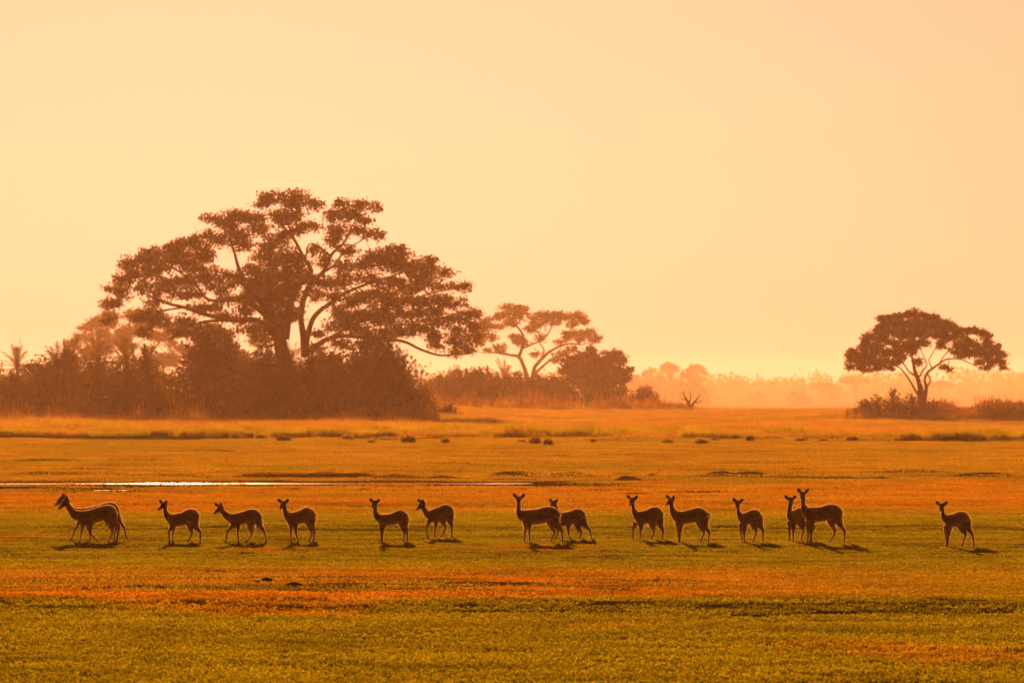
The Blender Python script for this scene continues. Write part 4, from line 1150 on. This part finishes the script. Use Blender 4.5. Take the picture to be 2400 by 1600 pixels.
# ------------------------------------------------------------------ grass and herbs (instanced tufts; nobody could count them)
def grass_mat(name, ca, cb, cdry, trans=.5, dryscale=.12, dry0=.5, dry1=.68, tcol=(2.1, 1.75, .3), zone=False):
    m, t, N, L = mat_new(name)
    geo = N.new('ShaderNodeNewGeometry'); oi = N.new('ShaderNodeObjectInfo')
    def mix(f, a, b):
        x = N.new('ShaderNodeMix'); x.data_type = 'RGBA'
        for s_, v in ((0, f), (6, a), (7, b)):
            if hasattr(v, 'is_output'): L.new(v, x.inputs[s_])
            else: x.inputs[s_].default_value = v if not isinstance(v, tuple) else (*v, 1)
        return x.outputs[2]
    n1 = N.new('ShaderNodeTexNoise'); n1.inputs['Scale'].default_value = dryscale; n1.inputs['Detail'].default_value = 4
    mp = N.new('ShaderNodeMapping'); mp.inputs['Scale'].default_value = (1, .4, .2); L.new(geo.outputs['Position'], mp.inputs[0]); L.new(mp.outputs[0], n1.inputs['Vector'])
    mr = N.new('ShaderNodeMapRange'); mr.inputs[1].default_value = dry0; mr.inputs[2].default_value = dry1; L.new(n1.outputs['Fac'], mr.inputs[0])
    green = mix(geo.outputs['Random Per Island'], ca, cb)
    fac = mr.outputs[0]
    if zone:     # the bare strip and the ground towards the channel carry dead leaves
        sep = N.new('ShaderNodeSeparateXYZ'); L.new(geo.outputs['Position'], sep.inputs[0])
        def rng_(a, b):
            q = N.new('ShaderNodeMapRange'); q.inputs[1].default_value = a; q.inputs[2].default_value = b; q.interpolation_type = 'SMOOTHSTEP'; L.new(sep.outputs['Y'], q.inputs[0]); return q.outputs[0]
        def op(o_, a, b):
            q = N.new('ShaderNodeMath'); q.operation = o_
            for i_, v in ((0, a), (1, b)):
                if hasattr(v, 'is_output'): L.new(v, q.inputs[i_])
                else: q.inputs[i_].default_value = v
            return q.outputs[0]
        strip = op('MULTIPLY', rng_(142, 146), op('SUBTRACT', 1.0, rng_(163, 178)))
        xr = N.new('ShaderNodeMapRange'); xr.inputs[1].default_value = 1.5; xr.inputs[2].default_value = 8; xr.inputs[3].default_value = 1; xr.inputs[4].default_value = .2
        L.new(sep.outputs['X'], xr.inputs[0]); strip = op('MULTIPLY', strip, xr.outputs[0])
        fac = op('MINIMUM', op('ADD', fac, op('ADD', strip, rng_(235, 275))), 1.0)
    c = mix(fac, green, cdry)
    rv = N.new('ShaderNodeMath'); rv.operation = 'MULTIPLY_ADD'; rv.inputs[1].default_value = .7; rv.inputs[2].default_value = .65
    L.new(oi.outputs['Random'], rv.inputs[0])
    hsv = N.new('ShaderNodeHueSaturation'); L.new(c, hsv.inputs['Color']); L.new(rv.outputs[0], hsv.inputs['Value'])
    dif = N.new('ShaderNodeBsdfDiffuse'); L.new(hsv.outputs[0], dif.inputs[0])
    tm = N.new('ShaderNodeMix'); tm.data_type = 'RGBA'; tm.blend_type = 'MULTIPLY'; tm.inputs[0].default_value = 1; tm.inputs[7].default_value = (*tcol, 1); L.new(hsv.outputs[0], tm.inputs[6])
    tr = N.new('ShaderNodeBsdfTranslucent'); L.new(tm.outputs[2], tr.inputs[0])
    ms = N.new('ShaderNodeMixShader'); ms.inputs[0].default_value = trans; L.new(dif.outputs[0], ms.inputs[1]); L.new(tr.outputs[0], ms.inputs[2])
    out = N.new('ShaderNodeOutputMaterial'); L.new(ms.outputs[0], out.inputs[0])
    return m
HERB = grass_mat('herb_leaves', (.11, .125, .010), (.17, .18, .014), (.26, .125, .016), .78, .12, .58, .74, (1.85, 1.52, .2), True)
DRY = grass_mat('dry_grass', (.22, .16, .03), (.32, .23, .04), (.19, .19, .028), .5, .06, .52, .66)
TALL = grass_mat('tall_grass', (.26, .135, .04), (.40, .24, .08), (.24, .21, .035), .5, .05, .50, .60)
REED = grass_mat('reeds', (.30, .17, .05), (.42, .27, .09), (.22, .15, .05), .5, .05, .5, .7)

def blades(r, n, size, h0, h1, w, lean, curved=True):
    base = np.stack([r.uniform(-size / 2, size / 2, n), r.uniform(-size / 2, size / 2, n), np.full(n, -.01)], 1)
    h = r.uniform(h0, h1, n) * (.55 + .45 * vnoise(base[:, 0] * 1.3 + 50, base[:, 1] * 1.3 + 50, 3) * 2)
    az = r.uniform(0, 6.283, n); ln = np.abs(r.normal(size=n)) * lean
    out = np.stack([np.cos(az), np.sin(az), 0 * az], 1)
    wa = r.uniform(0, 6.283, n); wv = np.stack([np.cos(wa), np.sin(wa), 0 * wa], 1) * (w * r.uniform(.6, 1.3, n))[:, None]
    mid = base + out * (ln * h * .4)[:, None] + np.array([0, 0, 1]) * (h * .55)[:, None]
    tip = base + out * (ln * h)[:, None] + np.array([0, 0, 1]) * h[:, None]
    V = np.stack([base - wv, base + wv, mid + wv * .8, mid - wv * .8, tip], 1).reshape(-1, 3)
    b = np.arange(n)[:, None] * 5
    return V, b + np.array([[0, 1, 2, 3]]), b + np.array([[3, 2, 4]])

def herb_patch(seed):
    r = np.random.default_rng(seed); g = Geo(); size = 1.5
    nc = 110
    cx = r.uniform(-size / 2, size / 2, nc); cy_ = r.uniform(-size / 2, size / 2, nc); hh = r.uniform(.03, .10, nc)
    cl = []
    for x, y_, h in zip(cx, cy_, hh):
        m = r.integers(5, 9)
        cl.append(np.stack([x + r.normal(size=m) * .045, y_ + r.normal(size=m) * .045, h * r.uniform(.35, 1.0, m)], 1))
    cl = np.vstack(cl)
    V, Q = leaf_cards(cl, np.full(len(cl), .031), r, .75, .3, True); g.add(V, Q)
    V, Q, T = blades(r, 130, size, .05, .12, .004, .35); g.add(V, Q, T)
    return g
def dry_patch(seed):
    r = np.random.default_rng(seed); g = Geo()
    V, Q, T = blades(r, 420, 3.0, .04, .12, .011, .6); g.add(V, Q, T); return g
def tall_patch(seed):
    r = np.random.default_rng(seed); g = Geo()
    V, Q, T = blades(r, 900, 4.0, .30, .66, .014, .30); g.add(V, Q, T); return g
def reed_patch(seed):
    r = np.random.default_rng(seed); g = Geo()
    V, Q, T = blades(r, 130, 2.2, .8, 1.6, .022, .16); g.add(V, Q, T)
    for _ in range(14):     # seed plumes
        x, y_ = r.uniform(-1.1, 1.1, 2); h = r.uniform(1.3, 1.9); l = r.normal(size=2) * .12
        p = np.array([[x, y_, 0], [x + l[0] * .5, y_ + l[1] * .5, h * .7], [x + l[0], y_ + l[1], h], [x + l[0] * 1.3, y_ + l[1] * 1.3, h + .35]])
        g.tube(p, [.012, .01, .035, .006], 4, False)
    return g

def scatter(name, label, cat, patches, mat, pts, rot, scl, sz, idx):
    col = bpy.data.collections.new(name + '_tufts')
    for i_, g in enumerate(patches):
        o = bpy.data.objects.new('%s_tuft_%d' % (name, i_), g.mesh(name + '_tuft', mat)); col.objects.link(o)
    me = bpy.data.meshes.new(name)
    n = len(pts)
    me.vertices.add(n); me.vertices.foreach_set('co', np.ascontiguousarray(pts, np.float32).ravel())
    for nm, ty, arr in (('rot', 'FLOAT', rot), ('scl', 'FLOAT', scl), ('scz', 'FLOAT', sz), ('idx', 'INT', idx)):
        a = me.attributes.new(nm, ty, 'POINT'); a.data.foreach_set('value', np.ascontiguousarray(arr, np.int32 if ty == 'INT' else np.float32))
    ob = tag(link(name, me), label, cat, kind='stuff')
    ng = bpy.data.node_groups.new(name + '_scatter', 'GeometryNodeTree')
    ng.interface.new_socket('Geometry', in_out='INPUT', socket_type='NodeSocketGeometry')
    ng.interface.new_socket('Geometry', in_out='OUTPUT', socket_type='NodeSocketGeometry')
    N = ng.nodes; L = ng.links
    gi = N.new('NodeGroupInput'); go = N.new('NodeGroupOutput')
    ci = N.new('GeometryNodeCollectionInfo'); ci.inputs['Collection'].default_value = col
    ci.inputs['Separate Children'].default_value = True; ci.inputs['Reset Children'].default_value = True
    iop = N.new('GeometryNodeInstanceOnPoints'); iop.inputs['Pick Instance'].default_value = True
    def attr(nm, ty='FLOAT'):
        a = N.new('GeometryNodeInputNamedAttribute'); a.data_type = ty; a.inputs[0].default_value = nm
        return [o for o in a.outputs if o.enabled and o.name == 'Attribute'][0]
    cr = N.new('ShaderNodeCombineXYZ'); L.new(attr('rot'), cr.inputs[2])
    cs = N.new('ShaderNodeCombineXYZ'); sx = attr('scl'); L.new(sx, cs.inputs[0]); L.new(sx, cs.inputs[1]); L.new(attr('scz'), cs.inputs[2])
    L.new(gi.outputs[0], iop.inputs['Points']); L.new(ci.outputs[0], iop.inputs['Instance']); L.new(attr('idx', 'INT'), iop.inputs['Instance Index'])
    L.new(cr.outputs[0], iop.inputs['Rotation']); L.new(cs.outputs[0], iop.inputs['Scale'])
    L.new(iop.outputs[0], go.inputs[0])
    md = ob.modifiers.new('scatter', 'NODES'); md.node_group = ng
    return ob

def field(r, y0, y1, cell, over=1.0, wide=.078, pad=4):
    """jittered points over the strip of plain between two distances"""
    out = []
    y_ = y0
    while y_ < y1:
        hw = wide * y_ + pad
        n = int(2 * hw / cell * over)
        out.append(np.stack([np.linspace(-hw, hw, n) + r.uniform(-.4, .4, n) * 2 * hw / n, y_ + r.uniform(0, cell, n)], 1))
        y_ += cell
    return np.vstack(out)

r = np.random.default_rng(61)
# herbs of the near meadow
p = field(r, 84, 330, 1.25, 1.25)
x, y_ = p[:, 0], p[:, 1]
strip = sstep(145.5, 149, y_ + .1 * x) * (1 - sstep(160, 178, y_ + 6 * (vnoise(x / 4, y_ / 6, 71) - .5)))
strip *= (1 - .55 * sstep(1, 7, x))
thin = np.clip(strip * 1.02 + .9 * sstep(250, 300, y_) * (vnoise(x / 5, y_ / 9, 73) > .35), 0, .97)
keep = r.random(len(p)) > thin * .75
wet = (ground_z(x, y_) > -.045) | (y_ < 290)
wet &= ~((y_ > 294) & (y_ < 313) & (x < -12.6) & (r.random(len(p)) > .3))
wet &= ~((y_ > 312) & (r.random(len(p)) > .05) & (x < 5 + 3 * (vnoise(x / 3, y_ / 3, 77) - .5)))
p = p[keep & wet]; x, y_ = p[:, 0], p[:, 1]; strip = strip[keep & wet]
hs = (.5 + .62 * fbm(x / 6, y_ / 10, 75)) * (1 - .5 * strip) * (1 - .5 * sstep(285, 295, y_) * (x < -12.6)) * (1 - .5 * sstep(172, 186, y_) * (1 - sstep(215, 240, y_)))
n = len(p)
scatter('herb_meadow', 'low leafy green herbs covering the near plain', 'herbs', [herb_patch(600 + i) for i in range(5)], HERB,
        np.column_stack([p, ground_z(x, y_) - .01]), r.uniform(0, 6.283, n), r.uniform(.85, 1.15, n), hs * 1.0, r.integers(0, 5, n))
# short dry grass of the middle plain (and a little on the bare strip)
p = field(r, 236, 640, 2.4, 1.5)
q = field(r, 143, 178, 1.8, 1.5)
p = np.vstack([p, q]); x, y_ = p[:, 0], p[:, 1]
shore = (y_ > 313) & (y_ < 334) & (r.random(len(p)) > .05) & (x < 5 + 3 * (vnoise(x / 3, y_ / 3, 77) - .5))
shore |= (y_ > 294) & (y_ < 313) & (x < -12.6) & (r.random(len(p)) > .25)
k_ = ((ground_z(x, y_) > -.045) | (y_ < 290)) & ~shore & (r.random(len(p)) < np.where(y_ < 200, .92, np.where(y_ < 300, .45 + .5 * sstep(240, 300, y_), 1)))
p = p[k_]; x, y_ = p[:, 0], p[:, 1]; n = len(p)
hs = (.35 + 1.0 * fbm(x / 9, y_ / 16, 85)) * np.where(y_ < 200, .55, 1) * (1 + .6 * sstep(480, 600, y_))
g_ = far_y(y_) / y_; x = x * g_; y_ = far_y(y_)
scatter('dry_grass', 'short straw-coloured grass of the middle plain', 'grass', [dry_patch(620 + i) for i in range(5)], DRY,
        np.column_stack([x, y_, ground_z(x, y_) - .01]), r.uniform(0, 6.283, n), r.uniform(.85, 1.2, n), hs, r.integers(0, 5, n))
# long reddish grass towards the trees
p = field(r, 560, 1330, 3.4, 1.4)
x, y_ = p[:, 0], p[:, 1]
ye = 600 + 40 * (fbm(x / 30.0, y_ * 0 + 4.4, 12) - .5) + 22 * np.clip(-x / 30, -1, 1)
k_ = (y_ > ye + 25 * (vnoise(x / 4, y_ / 8, 93) - .5)) & ((x / y_ < .026) | (y_ < 1240))
p = p[k_]; x, y_ = p[:, 0], p[:, 1]; n = len(p)
left = 1 - sstep(-12, 6, x)
hs = (.40 + .95 * fbm(x / 12, y_ / 25, 95)) * (.65 + .75 * left * sstep(620, 660, y_) + .6 * sstep(820, 1000, y_))
g_ = far_y(y_) / y_; x = x * g_; y_ = far_y(y_)
scatter('tall_grass', 'long reddish grass in front of the trees', 'grass', [tall_patch(640 + i) for i in range(5)], TALL,
        np.column_stack([x, y_, ground_z(x, y_) - .01]), r.uniform(0, 6.283, n), r.uniform(.85, 1.2, n) * g_, hs * g_, r.integers(0, 5, n))
# clumps of green-gold sedge along the near edge of the long grass
SEDGE = grass_mat('sedge', (.20, .18, .02), (.30, .26, .03), (.26, .15, .04), .6, .05, .5, .7)
p = field(r, 560, 690, 2.2, 2.2)
x, y_ = p[:, 0], p[:, 1]
ye = 600 + 40 * (fbm(x / 30.0, y_ * 0 + 4.4, 12) - .5) + 22 * np.clip(-x / 30, -1, 1)
cl_ = fbm(x / 5.0, y_ / 14.0, 99, 2)
k_ = (np.abs(y_ - ye - 8) < 9 + 26 * (cl_ - .3)) & (cl_ > .41)
p = p[k_]; x, y_ = p[:, 0], p[:, 1]; n = len(p)
g_ = far_y(y_) / y_; x = x * g_; y_ = far_y(y_)
scatter('sedge_clumps', 'green-gold sedge clumps along the edge of the long grass', 'sedge', [tall_patch(650 + i) for i in range(3)], SEDGE,
        np.column_stack([x, y_, ground_z(x, y_) - .01]), r.uniform(0, 6.283, n), .35 * g_, g_ * (.55 + 1.6 * (cl_[k_] - .4)) * r.uniform(.8, 1.3, n), r.integers(0, 3, n))
# reeds
pts = []; hh = []
def reeds(px0, px1, Y0, Y1, n, h0, h1):
    for _ in range(n):
        Yd = r.uniform(Y0, Y1); px = r.uniform(px0, px1); Y = float(far_y(Yd))
        xx_ = (px - 1200) * Y / F
        q_ = float(fbm(np.array(px / 38.0), np.array(Yd / 30.0), 97, 2))
        if q_ < .34 and px < 1800: continue
        q_ = max(q_, .42) if px > 1800 else q_
        tp = 1 - .65 * float(sstep(1460, 1640, px)) * (px < 1800)
        pts.append((xx_, Y, float(ground_z(xx_, Y)) - .02)); hh.append(r.uniform(h0, h1) * (.35 + 1.15 * (q_ - .3) / .4) * tp * Y / Yd)
reeds(1000, 1450, 1060, 1150, 330, .5, .9)
reeds(1400, 1660, 1050, 1130, 230, .5, 1.0)
reeds(2000, 2420, 835, 850, 170, .25, .5)
reeds(2160, 2440, 838, 872, 260, .3, .55)
reeds(2200, 2330, 842, 866, 30, .4, .7)
reeds(960, 1060, 1000, 1100, 60, .4, .8)
reeds(-60, 250, 770, 778, 60, .55, 1.0)
reeds(250, 1000, 768, 778, 70, .3, .6)
reeds(-60, 1010, 740, 776, 240, .25, .8)
pts = np.array(pts); n = len(pts)
scatter('reeds', 'backlit reeds and feathery plumes at the foot of the bushes', 'reeds', [reed_patch(660 + i) for i in range(4)], REED,
        pts, r.uniform(0, 6.283, n), r.uniform(1.1, 1.6, n), np.array(hh), r.integers(0, 4, n))

# ------------------------------------------------------------------ separate tussocks along the edge of the long grass
TUS = grass_mat('tussock', (.15, .125, .025), (.25, .20, .04), (.17, .11, .03), .65, .3)
def tussock(label, px, py, wpx, hpx, seed):
    r = np.random.default_rng(seed)
    Y = CAMH * F / (py - HORIZON)
    for _ in range(4):
        xx_ = (px - 1200) * Y / F
        Y = (CAMH - float(ground_z(xx_, Y))) * F / (py - HORIZON)
    xx_ = (px - 1200) * Y / F; k = Y / F
    root = thing('grass_tussock', (xx_, Y, float(ground_z(xx_, Y)) - .02), label, 'tussock', 'tussocks along the edge of the long grass')
    w = wpx * k / 2 * 1.25; h = hpx * k * 1.0
    n = 300
    th = r.uniform(0, 6.283, n); q = r.random(n) ** .5
    b = np.stack([np.cos(th) * q * w * .55, np.sin(th) * q * w * .55, np.zeros(n)], 1)
    el = 1.45 - q * 1.0
    tip = b + np.stack([np.cos(th) * np.cos(el) * w * .75, np.sin(th) * np.cos(el) * w * .75, np.sin(el) * h], 1) * (r.uniform(.5, 1.12, n) * (.7 + .6 * vnoise(np.cos(th) * 1.6 + 9, np.sin(th) * 1.6 + 9, seed)))[:, None]
    mid = b * .45 + tip * .55 + np.array([0, 0, .1]) * h
    wa = r.uniform(0, 6.283, n); wv = np.stack([np.cos(wa), np.sin(wa), 0 * wa], 1) * .02
    V = np.stack([b - wv, b + wv, mid + wv, mid - wv, tip], 1).reshape(-1, 3)
    bb = np.arange(n)[:, None] * 5
    g = Geo(); g.add(V, bb + np.array([[0, 1, 2, 3]]), bb + np.array([[3, 2, 4]]))
    link('blades', g.mesh('blades', TUS), root)
for i_, (lb, px, py, w, h) in enumerate([
    ('yellow-green tussock below the middle of the dark thicket', 556, 1030, 28, 20), ('tussock just right of the yellow-green one under the thicket', 610, 1030, 26, 18),
    ('wide tussock before the trunk of the tallest tree', 665, 1034, 34, 20), ('tussock left of the small reddish bush', 815, 1032, 28, 20),
    ('broad rounded tussock below the right edge of the dark thicket', 957, 1038, 36, 26), ('small dark tussock right of the broad one', 1044, 1040, 20, 20),
    ('small low tussock left of the twin tussocks', 1222, 1039, 18, 12), ('left of the twin tussocks in the middle', 1254, 1042, 26, 24),
    ('right of the twin tussocks in the middle', 1285, 1044, 24, 24), ('small tussock right of the twin tussocks', 1390, 1038, 14, 12),
    ('flat tussock left of the large dark tussock', 1566, 1040, 24, 14), ('large dark tussock right of the dead tree', 1645, 1042, 32, 22),
    ('low tussock right of the large dark one', 1676, 1034, 20, 12), ('faint tussock between two darker ones at the right', 1724, 1030, 18, 14),
    ('narrow dark tussock left of the open misty gap', 1757, 1032, 20, 20), ('flat tussock below the misty gap', 1878, 1034, 30, 12),
    ('dark round tussock below the left side of the acacia', 1997, 1034, 28, 20), ('low tussock left of the acacia island', 1930, 1034, 24, 10),
    ('small tussock below the acacia trunk', 2146, 1030, 14, 8), ('low tussock below the reddish bush', 870, 1038, 22, 10)]):
    tussock(lb, px, py, w, h, 700 + i_)

# ------------------------------------------------------------------ dark clods on the bare strip, small birds on the plain
CLOD = plain_mat('dung_clod', (.035, .022, .012), (.07, .045, .02), 25, .95, .01)
def clod(label, px, py, wpx, hpx, seed):
    r = np.random.default_rng(seed)
    Y = 150.0
    for _ in range(8):
        xx_ = (px - 1200) * Y / F
        Y = (CAMH - float(ground_z(xx_, Y))) * F / (py - HORIZON)
    k = Y / F
    bm = bmesh.new(); bmesh.ops.create_icosphere(bm, subdivisions=2, radius=1)
    for v in bm.verts:
        q = 1 + .28 * (float(fbm(np.array(v.co.x * 1.7 + seed), np.array(v.co.y * 1.7 + v.co.z * 2.1), seed, 2)) - .5) * 2
        v.co = Vector((v.co.x * wpx * k / 2 * q, v.co.y * wpx * k / 2.4 * q, v.co.z * hpx * k * .62 * q + hpx * k * .3))
    me = bpy.data.meshes.new('clod'); bm.to_mesh(me); bm.free(); me.materials.append(CLOD)
    o = link('earth_clod', me); o.location = (xx_, Y, float(ground_z(xx_, Y))); o.rotation_euler = (0, 0, r.uniform(-.4, .4))
    tag(o, label, 'clod', 'dark clods on the bare strip')
for i_, (lb, px, py, w, h) in enumerate([
    ('long dark clod, the largest on the bare strip', 378, 1380, 30, 8), ('small round clod right below the long dark one', 393, 1387, 7, 5),
    ('dark flat clod left of the long one', 322, 1375, 22, 5), ('dark clod at the upper edge of the bare strip', 320, 1335, 28, 7),
    ('dark clod towards the middle of the bare strip', 626, 1360, 26, 8), ('dark clod right of the middle of the bare strip', 690, 1372, 40, 9),
    ('small dark clod at the lower right of the bare strip', 776, 1391, 18, 5), ('dark clod near the lower edge left of the middle', 700, 1404, 40, 8),
    ('dark clod near the left end of the bare strip', 200, 1382, 24, 6), ('pair-like dark clod at the bottom left corner of the strip', 20, 1482, 26, 10),
    ('dark clod in the herbs at the lower left', 95, 1482, 26, 8)]):
    clod(lb, px, py, w, h, 800 + i_)

BIRD = plain_mat('bird_feathers', (.05, .045, .04), (.10, .09, .08), 30, .8)
def bird(label, px, py, hpx, face, seed):
    Y = CAMH * F / (py - HORIZON); xx_ = (px - 1200) * Y / F
    root = thing('bird', (xx_, Y, float(ground_z(xx_, Y))), label, 'bird', 'small birds on the plain')
    H = hpx * Y / F; s_ = H / .24 * face; a = abs(s_)
    g = Geo()
    prof = [(.11, .19, .004), (.085, .195, .020), (.06, .19, .026), (.03, .165, .030), (0, .13, .048), (-.05, .11, .052), (-.10, .095, .034), (-.15, .08, .016), (-.20, .07, .010)]
    loft(g, [(np.array([x_ * s_, 0, z_ * a]), np.array([0, w * a, 0]), np.array([0, 0, w * a])) for x_, z_, w in prof])
    link('body', g.mesh('body', BIRD, True), root)
    for sd in (-1, 1):
        lg = Geo(); lg.tube(np.array([[-.02 * s_, sd * .02 * a, .09 * a], [-.01 * s_, sd * .02 * a, .04 * a], [0, sd * .02 * a, 0]]), [.008 * a, .006 * a, .006 * a], 5)
        link('leg', lg.mesh('leg', NOSE), root)
bird('small bird standing on the plain above the right-hand antelope pair', 1957, 1147, 9, -1, 1)
bird('tiny bird far out on the plain at the right', 2043, 1070, 6, 1, 2)
bird('small bird standing by the puddle at the left', 175, 1157, 7, 1, 3)

# ------------------------------------------------------------------ haze: one closed box of even air
def haze():
    lo = np.array([-2600.0, -90.0, -20.0]); hi = np.array([2600.0, 12500.0, 35.0])
    V = [[(lo, hi)[i][0], (lo, hi)[j][1], (lo, hi)[k_][2]] for i in (0, 1) for j in (0, 1) for k_ in (0, 1)]
    Fc = [[0, 1, 3, 2], [4, 6, 7, 5], [0, 4, 5, 1], [2, 3, 7, 6], [0, 2, 6, 4], [1, 5, 7, 3]]
    me = bpy.data.meshes.new('haze'); me.from_pydata(V, [], Fc); me.update()
    bm = bmesh.new(); bm.from_mesh(me); bmesh.ops.recalc_face_normals(bm, faces=bm.faces); bm.to_mesh(me); bm.free()
    m, t, N, L = mat_new('morning_haze')
    v = N.new('ShaderNodeVolumePrincipled')
    v.inputs['Density'].default_value = HAZE_DENSITY
    v.inputs['Color'].default_value = (*HAZE_COLOR, 1)
    v.inputs['Absorption Color'].default_value = (1, 1, 1, 1)
    v.inputs['Anisotropy'].default_value = HAZE_G
    out = N.new('ShaderNodeOutputMaterial'); L.new(v.outputs[0], out.inputs['Volume'])
    me.materials.append(m)
    tag(link('haze', me), kind='stuff')
haze()
